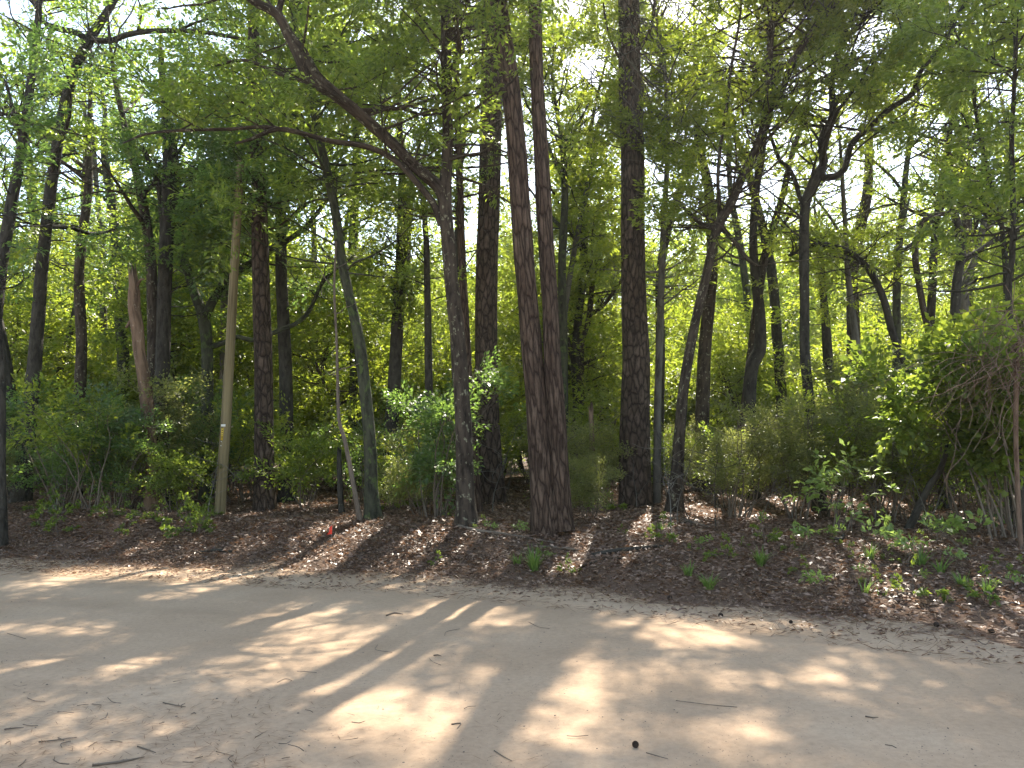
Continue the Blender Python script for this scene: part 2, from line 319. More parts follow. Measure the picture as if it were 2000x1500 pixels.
def spray_mesh(S, key, rng, up=.35):
    """S rows: x,y,z,dx,dy,dz,scale -> verts, quads"""
    S = np.asarray(S, float)
    tp = TPL[key]; which = rng.integers(0, len(tp), len(S)); Vs = []
    for k, (P, D, N, L, Wd) in enumerate(tp):
        s = S[which == k]
        if not len(s): continue
        m = len(s); Xa = norm(s[:, 3:6] + rng.normal(0, .22, (m, 3)))
        Z0 = np.array([0, 0, 1.]) + rng.normal(0, up, (m, 3)); Ya = norm(np.cross(Z0, Xa)); Za = np.cross(Xa, Ya)
        R = np.stack([Xa, Ya, Za], 1)                      # m,3(axis),3
        sc = s[:, 6]
        PP = np.einsum('nk,mkj->mnj', P, R) * sc[:, None, None] + s[:, None, :3]
        DD = np.einsum('nk,mkj->mnj', D, R); NN = np.einsum('nk,mkj->mnj', N, R)
        ls = (.6 + .4 * sc)[:, None]
        Vs.append(leaf_quads(PP.reshape(-1, 3), DD.reshape(-1, 3), NN.reshape(-1, 3), (L[None] * ls).ravel(), (Wd[None] * ls).ravel()))
    V = np.concatenate(Vs); Q = np.arange(len(V)).reshape(-1, 4); return V, Q
# sunlit patches of the road: gaps in the canopy that the sun comes through (road points, metres)
_B = [(250,1125,210,20),(110,1140,90,14),(420,1140,80,18),(600,1205,110,22),(500,1222,80,16),(720,1258,60,14),(640,1250,100,18),(760,1290,50,16),(870,1187,90,16),(745,1155,60,10),(860,1215,80,20),
 (962,1335,36,16),(955,1213,50,14),(1225,1208,42,10),(1330,1245,120,36),(1390,1262,70,24),(1280,1230,60,24),(1500,1232,110,16),(1420,1222,80,11),(1690,1290,100,18),(1620,1278,60,14),(1350,1325,95,20),
 (1150,1310,60,18),(1170,1360,50,20),(1090,1310,60,15),(1030,1392,52,25),(1150,1430,62,36),(480,1290,60,12),(560,1330,70,24),(650,1362,85,34),(700,1392,50,20),(620,1420,60,22),(540,1472,62,22),
 (800,1420,75,40),(150,1240,80,18),(60,1160,60,12),(180,1320,125,22),(60,1330,70,26),(60,1440,110,36),(110,1480,130,30),(300,1262,60,18),(1450,1372,60,14),(1650,1332,100,20),(1500,1435,80,18),(1860,1310,100,14),
 (1960,1255,60,10),(330,1175,70,12),(1040,1240,60,12),(1100,1215,50,10),(1700,1400,60,14),(1950,1400,50,16),(900,1290,40,12),
 (860,1062,45,40),(700,1030,60,25),(1420,1010,90,25),(1160,1085,50,20),(1560,1000,70,18),(1800,1130,140,45),(1920,1170,80,30),(1690,1180,60,25),(1650,960,80,70),(620,1075,60,20),(1250,1030,50,20)]
BR = []
for px, py, rx, ry in _B:
    c = ground_hit(px, py); z0 = float(max(c[2], .0))
    f_ = .82 if z0 < .1 else 1.0; BR.append((c[0], c[1], f_ * rx * c[1] / F, f_ * max(ry * c[1] ** 2 / (F * (EYE - z0)), .09), z0))
def sun_keep(P, rng, lo=.05, prob=False):
    inside = np.zeros(len(P), bool)
    for cx, cyy, rx, ry, z0 in BR:
        s = P - SUN * ((P[:, 2:3] - z0) / SUN[2])
        inside |= ((s[:, 0] - cx) / (rx + .1)) ** 2 + ((s[:, 1] - cyy) / (ry + .1)) ** 2 < 1
    s = P - SUN * ((P[:, 2:3] - .1) / SUN[2])
    road = (edge_d(s[:, 0], s[:, 1]) < .4) & (s[:, 1] > 1.5) & (np.abs(s[:, 0]) < 10)
    n = fbm(s[:, 0] * .8 + 3, s[:, 1] * .6, o=2); gap = (n > .47) & ~road
    p = np.where(road, 1.0, .85); p = np.where(gap, .32, p)
    _, py, _ = project(P); hi = py < -50
    p = np.where(hi & ~road, np.minimum(p, .08), p); p = np.where(inside, lo, p)
    return p if prob else rng.random(len(P)) < p
HOLES = [(1690,95,26,38),(1710,60,40,22),(1945,180,40,28),(1160,135,26,40),(1165,225,14,20),(1780,330,46,18),(1600,400,24,30),(1420,355,36,32),(1395,330,24,30),(110,40,26,20),(15,110,14,30),(160,340,40,40),
 (20,20,20,20),(290,215,16,16),(700,70,22,22),(760,30,16,24),(640,480,40,34),(600,520,26,20),(930,480,24,34),(1100,520,20,40),(1190,560,34,30),(1060,495,10,30),(1500,370,25,22),(1660,420,40,20),(350,300,26,20),(130,500,40,24),(230,430,30,28),(230,350,30,30),(1330,20,40,30),(1440,110,24,30),(1550,45,18,26),(1900,440,30,20),(1830,240,20,18),(1120,30,20,24)]
CLEAR = []   # filled by trees: (y0, y1, path px rows, depth, prob)
def view_keep(P, rng):
    px, py, d = project(P); keep = np.ones(len(P), bool); r = rng.random(len(P))
    for hx, hy, rx, ry in HOLES: keep &= ~((((px - hx) / (rx + 200 / d * .9)) ** 2 + ((py - hy) / (ry + 200 / d * .9)) ** 2 < 1) & (r < .95))
    for y0, y1, path, D, hw, prob in CLEAR:
        q = path[(path[:, 1] > y0) & (path[:, 1] < y1)]
        if not len(q): continue
        dist = np.sqrt(np.min((px[:, None] - q[None, :, 0]) ** 2 + (py[:, None] - q[None, :, 1]) ** 2, axis=1)); keep &= ~((dist < hw + 330 / d) & (d < D - .1) & (r < prob))
    return keep
# ------------------------------------------------------------------ trees
def limb(rng, p, d, L, r0, up=.25, wander=.35, n=6):
    P = [np.r_[p, r0]]; d = norm(d); s = L / n
    for k in range(n):
        d = norm(d + rng.normal(0, wander, 3) * np.array([1, 1, .7]) / math.sqrt(n) * 1.4 + np.array([0, 0, up / n]))
        P.append(np.r_[P[-1][:3] + d * s, max(r0 * (1 - .8 * (k + 1) / n), .004)])
    return np.array(P)
def foliate(rng, wood, path, n, Lr, zlo, zhi, elev=(-.1, .55), twigs=5, sps=2, toward=None, scale=(.8, 1.25), azr=None, sides=5, roadonly=False, gaps=True):
    """grow leafy branches along a path (rows x,y,z,r); returns sprays"""
    S = []; ok = np.where((path[:, 2] > zlo) & (path[:, 2] < zhi))[0]
    if not len(ok): return S
    for _ in range(n):
        q = path[rng.choice(ok)]; az = rng.uniform(0, 2 * math.pi) if azr is None else rng.uniform(*azr); el = rng.uniform(*elev)
        d = np.array([math.cos(az) * math.cos(el), math.sin(az) * math.cos(el), math.sin(el)])
        if toward is not None: d = norm(d + np.asarray(toward))
        L = rng.uniform(*Lr); r0 = min(q[3] * .6, .007 + .0085 * L)
        B = limb(rng, q[:3], d, L, r0); 
        if roadonly:
            e_ = B[4:5, :3]; sh = e_ - SUN * ((e_[:, 2:] - .05) / SUN[2])
            if not (edge_d(sh[:, 0], sh[:, 1])[0] < .2 and 2.5 < sh[0, 1] and abs(sh[0, 0]) < 8.5): continue
        if gaps and max(sun_keep(B[[3, 6], :3], rng, prob=True)) < .2 and rng.random() < .93: continue
        B = smooth_path(B, max(.22, L / 9)); V, Q, U = tube(B, sides); wood.add(V, Q, U)
        m = len(B); bd = norm(B[-1, :3] - B[0, :3])
        for k in range(twigs):
            t = rng.uniform(.22, 1.0) if k else 1.0; b = B[min(m - 1, int(t * (m - 1)))]
            side = norm(np.cross(bd, [0, 0, 1.])) * rng.choice([-1, 1]) * rng.uniform(.4, 1.3)
            td = norm(bd * rng.uniform(.5, 1) + side + np.array([0, 0, rng.normal(.05, .3)]))
            TL = rng.uniform(.45, 1.0) * min(1, L * .5) * (1.15 - .5 * t)
            Tt = limb(rng, b[:3], td, TL, min(b[3] * .7, .009), .1, .4, 3)
            if gaps and sun_keep(Tt[2:3, :3], rng, prob=True)[0] < .2 and rng.random() < .93: continue
            V, Q, U = tube(Tt, 3); wood.add(V, Q, U)
            for j in range(sps):
                w = Tt[-1, :3] * (j + 1) / sps + Tt[0, :3] * (1 - (j + 1) / sps)
                dd_ = norm(norm(Tt[-1, :3] - Tt[0, :3]) + rng.normal(0, .5, 3) * np.array([1, 1, .5]))
                S.append(np.r_[w, dd_, rng.uniform(*scale)])
    return S
def base_depth(px, py): return ground_hit(px, py)[1]
CR = {}
def tree(name, label, cat, bark, rows, base=None, D=None, limbs=(), top=0, grow=(), leaf='oak', lm=OAK, group=None, step=.16, sides=14, flare=(.4, .5, 4), seed=0, clear=(), topd=(0, 0), cap=False, wob=.09, toplimbs=0, extra_paths=(), dy=.25, keepview=True, limbclear=.92):
    rng = np.random.default_rng(seed + 1000)
    rows = [tuple(r_) for r_ in rows]
    if D is None: D = base_depth(*(base or rows[0][:2]))
    P = []
    for k, (px, py, w) in enumerate(rows): p = at(px, py, D); P.append(np.r_[p, w / 2 / F * D * 1.01])
    P = np.array(P); zb = gz(P[0, 0], D)
    if P[0, 2] > zb + .05:                                              # base hidden: run the trunk down to the soil
        sl = (P[1, 0] - P[0, 0]) / (P[1, 2] - P[0, 2] + 1e-6) if len(P) > 1 else 0
        x0 = P[0, 0] - sl * .6 * (P[0, 2] - zb); zb = gz(x0, D); P = np.vstack([np.r_[x0, D, zb, P[0, 3] * 1.12], P])
    base_pt = np.array([P[0, 0], D, zb]); P[0, 2] = zb
    P = np.vstack([np.r_[P[0, :2], zb - .25, P[0, 3] * 1.05], P])
    px, py, _ = project(smooth_path(P, .12)[:, :3]); pxr = np.stack([px, py], -1)
    for y0, y1, prob in clear: CLEAR.append((y0, y1, pxr, D, np.mean([r_[2] for r_ in rows]) / 2, prob))
    if top:
        q = P[-1]; d = norm(P[-1, :3] - P[-2, :3]); H = top - q[2]; k = max(3, int(H / 1.2)); r0 = q[3]
        for j in range(k):
            d = norm(d + np.array([topd[0] * .15, topd[1] * .15, .12]) + rng.normal(0, .09, 3)); q = np.r_[q[:3] + d * H / k, max(r0 * (1 - .92 * (j + 1) / k), .02)]; P = np.vstack([P, q])
    main = smooth_path(P, step); f = (main[:, 2] - zb)
    main[:, 1] += dy * (fbm(f * .35 + seed, f * 0 + 3, o=2) - .5) * np.clip(f / 3, 0, 1)
    wood = Buf(); V, Q, U = tube(main, sides, wob, seed, cap, flare); wood.add(V, Q, U); paths = [main]
    for L in limbs:
        A = np.array([np.r_[at(x, y, D + (L[0][3] if False else 0)), w / 2 / F * D] for x, y, w in [l[:3] for l in L]])
        off = np.array([l[3] if len(l) > 3 else 0. for l in L])
        A = np.array([np.r_[at(l[0], l[1], D + o_), l[2] / 2 / F * (D + o_)] for l, o_ in zip(L, off)])
        j = np.argmin(np.linalg.norm(main[:, :3] - A[0, :3], axis=1)); A[0, 1] = main[j, 1] if np.linalg.norm(main[j, :3] - A[0, :3]) < .5 else A[0, 1]
        A = smooth_path(A, .14)
        if L[0][2] > 9 and limbclear: lx, ly, _ = project(A[::2, :3]); CLEAR.append((-100, 1000, np.stack([lx, ly], -1), D - .3, np.mean([l[2] for l in L]) / 2, limbclear))
        V, Q, U = tube(A, 10, .08, seed + 3); wood.add(V, Q, U); paths.append(A)
    for _ in range(toplimbs):                                           # big limbs of the crown above
        ok = np.where(main[:, 2] > main[-1, 2] * .5)[0]; q = main[rng.choice(ok)]; az = rng.uniform(0, 2 * math.pi)
        A = smooth_path(limb(rng, q[:3], [math.cos(az), math.sin(az), .6], rng.uniform(2, 4.5), min(q[3] * .6, .06), .3, .3, 6), .3); V, Q, U = tube(A, 7); wood.add(V, Q, U); paths.append(A)
    S = []; tw = wood
    for g_ in grow:
        g_ = dict(g_); w = g_.pop('on', 'all'); ps = paths if w == 'all' else ([paths[w]] if isinstance(w, int) else [paths[k] for k in w])
        n = g_.pop('n'); tot = sum(len(p) for p in ps)
        for p in ps: S += foliate(rng, tw, p, max(1, int(n * len(p) / tot + .5)), **g_)
    root = thing(name, base_pt, label, cat, group)
    wood.obj('trunk', bark, root, origin=base_pt)
    root_s = np.array(S) if len(S) else None
    PENDING.append((root, base_pt, root_s, leaf, lm, seed, keepview)); return root
PENDING = []; NSPR = [0]
def finish_crowns():
    for root, base_pt, S, leaf, lm, seed, kv in PENDING:
        if S is None: continue
        rng = np.random.default_rng(seed + 77)
        C = S[:, :3] + S[:, 3:6] * .3
        k = sun_keep(C, rng)
        if kv: k &= view_keep(C, rng)
        S = S[k]
        if not len(S): continue
        NSPR[0] += len(S)
        V, Q = spray_mesh(S, leaf, rng); mesh_obj('crown', V - base_pt, Q, lm, root)
def G(n, L, z0, z1, **k): return dict(n=n, Lr=L, zlo=z0, zhi=z1, **k)
_tree = tree
def tree(*a, **k):
    px_ = a[4][0][0]; f_ = 1.1 if px_ < 950 else 1.85
    k['grow'] = [dict(g_, n=int(g_['n'] * f_)) for g_ in k.get('grow', ())] + ([G(k.pop('shade', 40 if px_ < 950 else 95), (1.0, 2.6), 6.0, 15, roadonly=True, on=0)] if k.get('top', 0) > 9 and k.get('leaf', 'oak') != 'needle' else []); return _tree(*a, **k)
ZL = [(-1e9, 300, 'the leaning dark trunk'), (300, 640, 'the utility pole'), (640, 900, 'the slim mossy oak'), (900, 1150, 'the twin-stem pine'), (1150, 1400, 'the thickest pine'), (1400, 1700, 'the wide Y oak'), (1700, 1e9, 'the S-bent oak')]
def zone(px):
    for a, b, s in ZL:
        if a <= px < b: return s
OAKG = [G(26, (1.2, 2.8), 4.2, 10), G(16, (1.2, 3.0), 9.5, 16)]
# --- the ones standing along the verge
tree('pine_tree', 'tall red-barked pine forking into twin stems low down, nearest the sandy road', 'tree', PINERED,
     [(1063,1042,54),(1061,1000,49),(1057,920,46),(1052,840,44),(1047,770,43),(1038,675,42),(1031,587,40),(1023,500,39),(1014,367,39),(1005,245,38),(993,140,38),(978,40,38),(972,-40,37)],
     limbs=[[(1099,1036,50),(1095,1000,45),(1091,920,41),(1088,840,38),(1084,770,36),(1079,710,35),(1075,605,33),(1068,500,33),(1062,400,33),(1057,300,31),(1050,180,29),(1046,80,28),(1046,-60,27),(1050,-300,20)]],
     top=15.5, grow=[G(26, (.8, 2.0), 12, 16, azr=(0, 6.28), sps=2)], leaf='needle', lm=PINEGREEN, sides=44, step=.07, flare=(.3, .28, 5), seed=1, clear=[(470,1010,.92),(0,120,.5),(330,470,.35)], wob=.07)
tree('pine_tree', 'thickest single-stem pine, plated grey bark, standing alone by the bright forest gap', 'tree', PINE,
     [(1241,992,64),(1240,940,61),(1240,850,58),(1241,710,53),(1239,600,50),(1238,500,47),(1237,400,47),(1236,280,47),(1231,175,46),(1229,0,43),(1227,-60,42)],
     limbs=[[(1228,125,9),(1252,91,8),(1271,54,7),(1279,0,6),(1282,-60,4)],[(1214,120,5),(1190,70,5),(1180,20,4),(1176,-30,3)]],
     top=17, grow=[G(20, (.8, 2.0), 13, 18, sps=2)], leaf='needle', lm=PINEGREEN, sides=44, step=.07, flare=(.3, .2, 5), seed=2, clear=[(500,1000,.95),(0,335,.97),(335,500,.25)], wob=.06)
tree('pine_tree', 'dark plated pine right behind the lichen-spotted arching oak', 'tree', PINE,
     [(960,982,54),(955,900,50),(951,815,48),(949,640,44),(951,500,44),(955,400,44),(958,250,44),(961,100,44),(961,-40,43)],
     top=16.5, grow=[G(18, (.8, 2.0), 12, 17, sps=2)], leaf='needle', lm=PINEGREEN, sides=36, step=.08, flare=(.35, .3, 5), seed=3, clear=[(440,960,.92),(0,110,.6)], wob=.06)
tree('pine_tree', 'straight dark pine beside the leaning utility pole', 'tree', PINE,
     [(517,995,42),(515,900,38),(513,745,35),(510,620,34),(507,500,33),(505,400,30),(503,315,27),(500,287,26),(496,150,24),(492,0,22),(490,-60,21)],
     top=15, grow=[G(16, (.8, 2.0), 11, 15, sps=2), G(10, (.5, 1.2), 5.5, 8)], leaf='oak', lm=LAUREL, sides=32, step=.08, flare=(.3, .3, 5), seed=4, clear=[(520,980,.9),(290,520,.55)], wob=.06)
tree('oak_tree', 'lichen-spotted oak with one heavy limb arching far over the roadside', 'tree', OAKBARK,
     [(911,1025,44),(909,980,36),(907,885,34),(902,780,31),(891,640,29),(880,540,27),(875,470,27),(869,390,27),(873,315,22),(874,245,21),(872,150,21),(869,0,20),(867,-60,18)],
     limbs=[[(868,392,24),(856,364,25,-.05),(818,332,23,-.2),(755,270,24,-.5),(695,217,24,-.8),(647,178,26,-1.0),(610,150,38,-1.1),(588,108,34,-1.2),(562,66,22,-1.3),(542,28,20,-1.4),(497,3,17,-1.5),(440,-40,14,-1.6)],
            [(862,440,15),(850,405,14,-.05),(832,378,14,-.1),(783,322,13,-.3),(744,297,12,-.4),(702,283,12,-.5),(647,276,11,-.6),(595,262,10,-.7),(542,252,10,-.8),(490,272,7,-.9),(460,280,5,-.9)],
            [(596,262,8,-.7),(520,248,8,-.8),(455,252,7,-.9),(350,255,6,-1.0),(285,262,5,-1.1),(240,280,3,-1.2)],
            [(542,28,13,-1.4),(552,-10,12,-1.4),(560,-80,10,-1.5)],
            [(695,217,10,-.8),(740,214,9,-.7),(790,210,7,-.6),(850,190,5,-.5)],[(612,160,9,-1.1),(560,150,8,-1.0),(480,118,7,-1.2),(420,128,5,-1.2)]],
     top=14, toplimbs=3, grow=[G(20, (1.0, 2.2), 5.0, 10, on=1), G(9, (.8, 1.6), 4.5, 9, on=(2, 3, 5, 6)), G(16, (1.0, 2.4), 5.6, 10, on=0), G(14, (1, 2.6), 9.5, 15), G(22, (1.3, 2.6), 6.2, 9.3, on=0, toward=(1.4, -.7, 0))], lm=OAK, sides=28, step=.09, flare=(.3, .4, 5), seed=5, clear=[(450,1000,.93),(365,450,.4)])
tree('oak_tree', 'slim mossy oak leaning over behind the small orange flag', 'tree', MOSSBARK,
     [(729,1015,34),(725,960,26),(722,867,24),(713,762,23),(702,668,22),(685,594,20),(664,500,19),(654,420,18),(637,332,17),(623,273,16),(611,217,15),(602,180,14),(590,120,12),(575,40,11),(565,-40,10)],
     limbs=[[(640,345,6),(610,352,5,.2),(560,358,4,.3)]],
     top=11, grow=[G(18, (.9, 2.0), 4.6, 9.5), G(8, (1, 2.2), 9, 12)], lm=OAK, sides=22, flare=(.25, .45, 4), seed=6, clear=[(300,1000,.85)])
tree('tall_tree', 'long-limbed dark trunk leaning towards the road at the shady end of the verge', 'tree', DARKBARK,
     [(40,985,36),(46,920,31),(54,815,28),(66,668,25),(75,585,23),(84,500,22),(96,400,22),(108,315,21),(130,196,20),(150,130,19),(172,80,20),(190,50,17),(206,25,15),(224,-5,14),(250,-60,12)],
     limbs=[[(172,80,14),(154,66,13,-.1),(105,52,11,-.3),(82,40,9,-.4),(70,10,8,-.5),(60,-50,6,-.6)],[(178,74,13),(196,80,12,-.1),(222,78,11,-.2),(248,68,11,-.4),(290,61,11,-.6),(350,60,10,-.8),(400,63,9,-1),(450,72,7,-1.1),(500,80,5,-1.2)],[(350,60,6,-.8),(380,45,5,-.9),(430,30,4,-1)]],
     top=13, toplimbs=2, grow=[G(26, (1.0, 2.3), 6.0, 10), G(16, (1.0, 2.2), 6, 10, on=(1, 2)), G(10, (1, 2.6), 9.8, 14)], lm=OAK, sides=24, seed=7, clear=[(0,980,.96)])
tree('oak_tree', 'forked oak leaning at a slant beyond the thickest pine, lichen on its lower trunk', 'tree', OAKBARK,
     [(1317,1002,30),(1323,920,24),(1328,850,22),(1335,762,20),(1345,696,19),(1363,605,18),(1380,535,18),(1387,500,17),(1401,444,19),(1429,395,18),(1447,350,18),(1475,297,19),(1494,245,20),(1503,203,18),(1503,140,14),(1506,70,13),(1515,0,12),(1520,-60,11)],
     limbs=[[(1501,210,14),(1513,196,14,-.1),(1527,175,14,-.2),(1552,115,14,-.3),(1580,70,13,-.4),(1615,21,11,-.5),(1640,-10,9,-.6)],
            [(1398,448,10),(1375,440,9,.1),(1352,422,9,.2),(1330,400,7,.3),(1310,380,5,.4)],[(1404,445,11),(1416,452,10,-.1),(1440,478,9,-.2),(1458,505,8,-.3),(1480,520,5,-.4)],
            [(1402,444,9),(1405,400,8),(1402,350,7),(1408,280,7),(1420,200,7),(1430,120,6),(1443,50,5),(1450,-20,4)]],
     top=13, toplimbs=2, grow=[G(40, (.9, 2.2), 5.0, 10), G(14, (1, 2.6), 9.6, 14)], lm=LIGHT, sides=22, seed=8, clear=[(200,560,.75),(560,900,.8)])
tree('oak_tree', 'sinuous oak splitting into a wide Y under the sunlit canopy', 'tree', DARKBARK,
     [(1590,860,22),(1583,805,20),(1576,745,19),(1571,692,19),(1571,605,18),(1571,500,19),(1573,402,19),(1583,371,20),(1596,342,21),(1610,315,16),(1604,280,14),(1613,250,13),(1625,227,12),(1626,157,12),(1639,98,12),(1657,70,11),(1681,45,9),(1713,0,8),(1740,-40,7)],
     D=15.0, limbs=[[(1597,345,15),(1612,347,15,-.1),(1630,345,15,-.2),(1650,329,13,-.3),(1664,280,12,-.5),(1702,245,12,-.7),(1737,213,11,-.9),(1783,182,12,-1.1),(1797,140,10,-1.2),(1842,87,10,-1.4),(1867,35,9,-1.5),(1890,0,8,-1.6),(1910,-40,6,-1.7)],
            [(1571,400,10),(1562,385,9,.1),(1552,350,9,.2),(1538,325,8,.3),(1524,315,8,.3),(1510,280,7,.4),(1500,250,5,.4)],[(1645,88,7),(1660,40,7,-.1),(1668,0,6,-.2),(1672,-40,5,-.3)],
            [(1583,320,4),(1560,300,4,.2),(1545,275,3,.3)],[(1655,110,4),(1700,112,5,-.2),(1760,104,4,-.4),(1800,106,3,-.5)]],
     top=12.5, toplimbs=2, grow=[G(44, (1.0, 2.3), 5.6, 11), G(12, (1, 2.6), 10.2, 13)], lm=LIGHT, sides=22, seed=9, clear=[(0,480,.7),(480,820,.85)])
tree('slim_tree', 'slender grey-barked tree close against the far flank of the thickest pine', 'tree', GREYBARK,
     [(1283,985,16),(1285,780,14),(1289,657,14),(1292,545,13),(1296,450,12),(1300,380,11),(1303,300,10),(1300,200,8),(1296,100,7)],
     limbs=[[(1304,308,9),(1280,245,9),(1262,195,8),(1250,150,6)]], top=13, shade=170, grow=[G(26, (.8, 1.9), 4.4, 9.5), G(20, (.7, 1.5), 4.7, 6.6, toward=(-.6, -.9, 0))], lm=LIGHT, seed=10, clear=[(520,970,.7)])
tree('tree', 'shadowed vine-hung trunk rising close beside the broken brown snag', 'tree', DARKBARK,
     [(312,992,42),(313,900,32),(315,797,30),(318,657,27),(325,500,27),(330,402,26),(327,315,22),(322,250,16),(318,180,13),(312,100,11)],
     limbs=[[(322,470,12),(311,367,12),(300,340,11),(292,322,9),(282,290,7)],[(330,430,9),(350,380,8),(372,350,7),(390,320,5)]],
     top=11, grow=[G(34, (.8, 1.8), 4.4, 9.5), G(10, (1, 2.2), 9, 12)], lm=LAUREL, leaf='laurel', seed=11, clear=[(420,840,.85)])
tree('dead_snag', 'broken-topped dead brown trunk with peeling bark, no leaves', 'snag', SNAGWOOD,
     [(300,999,36),(297,902,25),(292,845,24),(290,815,24),(283,745,24),(275,690,22),(271,640,24),(263,605,22),(261,570,21),(258,545,14)], base=(300,999),
     limbs=[[(264,625,9),(254,630,9,-.05),(246,640,4,-.1)],[(266,560,6),(275,546,5,-.1),(283,545,2,-.2)]], cap=True, wob=.22, seed=12, clear=[(545,840,.95)])
tree('slim_tree', 'bent sapling stem slanting up beside the slim mossy oak', 'sapling', TWIG,
     [(703,1020,10),(692,955,9),(675,867,8),(662,820,7),(658,740,6),(656,650,5),(652,560,5),(655,470,4)], sides=8, grow=[G(14, (.5, 1.1), 2.2, 5.5, twigs=4)], leaf='broad', lm=LIGHT, seed=13)
tree('dead_snag', 'short blackened dead stem snapped off near the bent sapling', 'snag', DARKBARK,
     [(667,1006,12),(664,950,11),(662,890,9)], sides=10, cap=True, seed=14, wob=.15)
# --- second line
tree('oak_tree', 'ivy-green forked trunk seen between the snag and the utility pole', 'tree', MOSSBARK,
     [(404,850,23),(404,780,22),(402,675,22),(396,620,22),(378,570,18),(366,530,17),(357,500,17),(352,430,14),(345,350,12),(335,250,10)], D=18,
     limbs=[[(396,625,18),(405,610,18),(420,580,17),(448,545,16),(470,525,15),(490,514,14),(520,490,12),(550,476,11),(588,451,10),(612,425,9),(640,390,7)],[(404,680,10),(440,668,10),(465,657,9),(490,664,9),(542,647,9),(595,619,8),(630,552,7),(658,524,6),(690,500,4)]],
     top=10, grow=[G(36, (.9, 2.1), 5.0, 12)], lm=LAUREL, leaf='oak', seed=15, clear=[(540,800,.6)])
tree('tree', 'dim trunk half cut by the picture side, forking high in the canopy', 'tree', DARKBARK,
     [(-22,800,26),(-8,600,24),(0,507,22),(17,402,21),(38,297,19),(50,215,16),(70,52,13),(76,0,11)], D=15, limbs=[[(40,285,8),(30,230,7),(10,160,6),(-10,140,5)]],
     top=12, grow=[G(24, (.9, 2.1), 5.4, 11), G(8, (1, 2), 10, 13)], lm=LAUREL, leaf='oak', seed=16, clear=[(300,620,.6)])
tree('tree', 'black trunk in deep shade at the outermost shady edge', 'tree', DARKBARK, [(2,1000,20),(0,900,17),(-2,800,16),(-4,700,15),(-12,600,14),(-18,480,12)], D=12.6, top=8, grow=[G(14, (.9, 1.8), 4.0, 8.5)], lm=LAUREL, leaf='laurel', seed=17)
tree('tree', 'reddish second stem hugging the lichen-spotted arching oak', 'tree', PINERED,
     [(930,975,20),(921,850,18),(914,745,17),(909,640,16),(902,500,16),(899,400,15),(896,300,14),(893,200,13),(890,100,12),(850,0,11),(846,-50,10)][:9], D=15.2, top=13, grow=[G(16, (.9, 2.0), 6, 12)], lm=OAK, seed=18, clear=[(480,960,.8)])
tree('tree', 'ivy-wrapped trunk standing back between the mossy oak and the arching oak', 'tree', DARKBARK,
     [(758,960,30),(761,880,28),(765,815,27),(769,762,26),(775,650,25),(783,535,24),(786,440,22),(786,330,18)], D=19, top=12, grow=[G(16, (.6, 1.2), 3.8, 6.2), G(26, (.9, 2.2), 5.8, 12)], lm=OAK, seed=19, clear=[(690,960,.6)])
tree('slim_tree', 'upright thin dark trunk just before the arching oak', 'tree', DARKBARK,
     [(842,905,16),(841,885,15),(837,710,15),(834,570,13),(832,470,12),(826,380,9)], D=18, top=9, grow=[G(18, (.8, 1.8), 5.0, 10)], lm=LIGHT, seed=20, clear=[(560,900,.6)])
tree('slim_tree', 'crooked thin tree with upward branches in the glowing gap past the twin-stem pine', 'tree', OAKBARK,
     [(1130,850,14),(1135,780,14),(1135,675,13),(1150,622,12),(1154,580,10),(1162,520,8),(1170,470,6)], D=22, limbs=[[(1132,740,9),(1115,690,9),(1105,640,10),(1094,552,10),(1101,500,9),(1105,455,8),(1112,400,6)],[(1152,615,8),(1175,600,8),(1195,575,7),(1215,545,5)]],
     top=9.5, grow=[G(22, (.9, 2.0), 5.5, 11)], lm=LIGHT, leaf='oakfar', seed=21, clear=[(560,840,.6)])
tree('dead_snag', 'short pale broken snag standing in low brush past the twin-stem pine', 'snag', SNAGWOOD, [(1157,905,12),(1156,860,11),(1154,806,9)], D=17, sides=12, cap=True, seed=22, wob=.2, clear=[(800,905,.8)])
tree('oak_tree', 'rough oak with a swollen bend crossing behind the slanting forked oak', 'tree', DARKBARK,
     [(1470,900,24),(1466,780,23),(1471,710,25),(1484,685,25),(1486,622,21),(1480,570,20),(1471,500,17),(1471,437,15),(1477,378,15),(1482,343,16),(1489,304,14),(1492,240,10),(1480,170,9),(1470,110,8)], D=17.5,
     top=10, grow=[G(26, (.9, 2.1), 5.8, 11.5)], lm=LIGHT, seed=23, clear=[(440,780,.75)])
tree('slim_tree', 'slim pole-like tree with pale upper stem near the wide Y oak', 'tree', GREYBARK,
     [(1692,880,17),(1688,832,17),(1685,745,15),(1674,692,14),(1664,587,12),(1655,507,10),(1650,420,9),(1645,343,8)], D=17.5, top=10, grow=[G(18, (.8, 1.8), 5.2, 10)], lm=LIGHT, seed=24, clear=[(540,850,.6)])
tree('oak_tree', 'leaning trunk bowed into a long arch through the bright thicket', 'tree', DARKBARK,
     [(1790,860,17),(1786,797,16),(1772,717,15),(1755,682,14),(1741,640,14),(1727,587,14),(1706,542,13),(1681,510,12),(1650,490,12),(1615,478,10),(1580,481,9),(1540,500,6)][:12], D=16.5, top=0, grow=[G(16, (.8, 1.6), 5.0, 8)], lm=LIGHT, seed=25, clear=[(500,720,.8)])
tree('slim_tree', 'thin curved tree between the bowed trunk and the dark S-bent oak', 'tree', OAKBARK,
     [(1830,740,13),(1818,664,13),(1804,622,12),(1790,552,12),(1783,500,12),(1790,455,10),(1804,427,10),(1842,420,8),(1870,410,5)], D=18, grow=[G(18, (.8, 1.8), 5.2, 9)], lm=LIGHT, seed=26, clear=[(430,680,.5)])
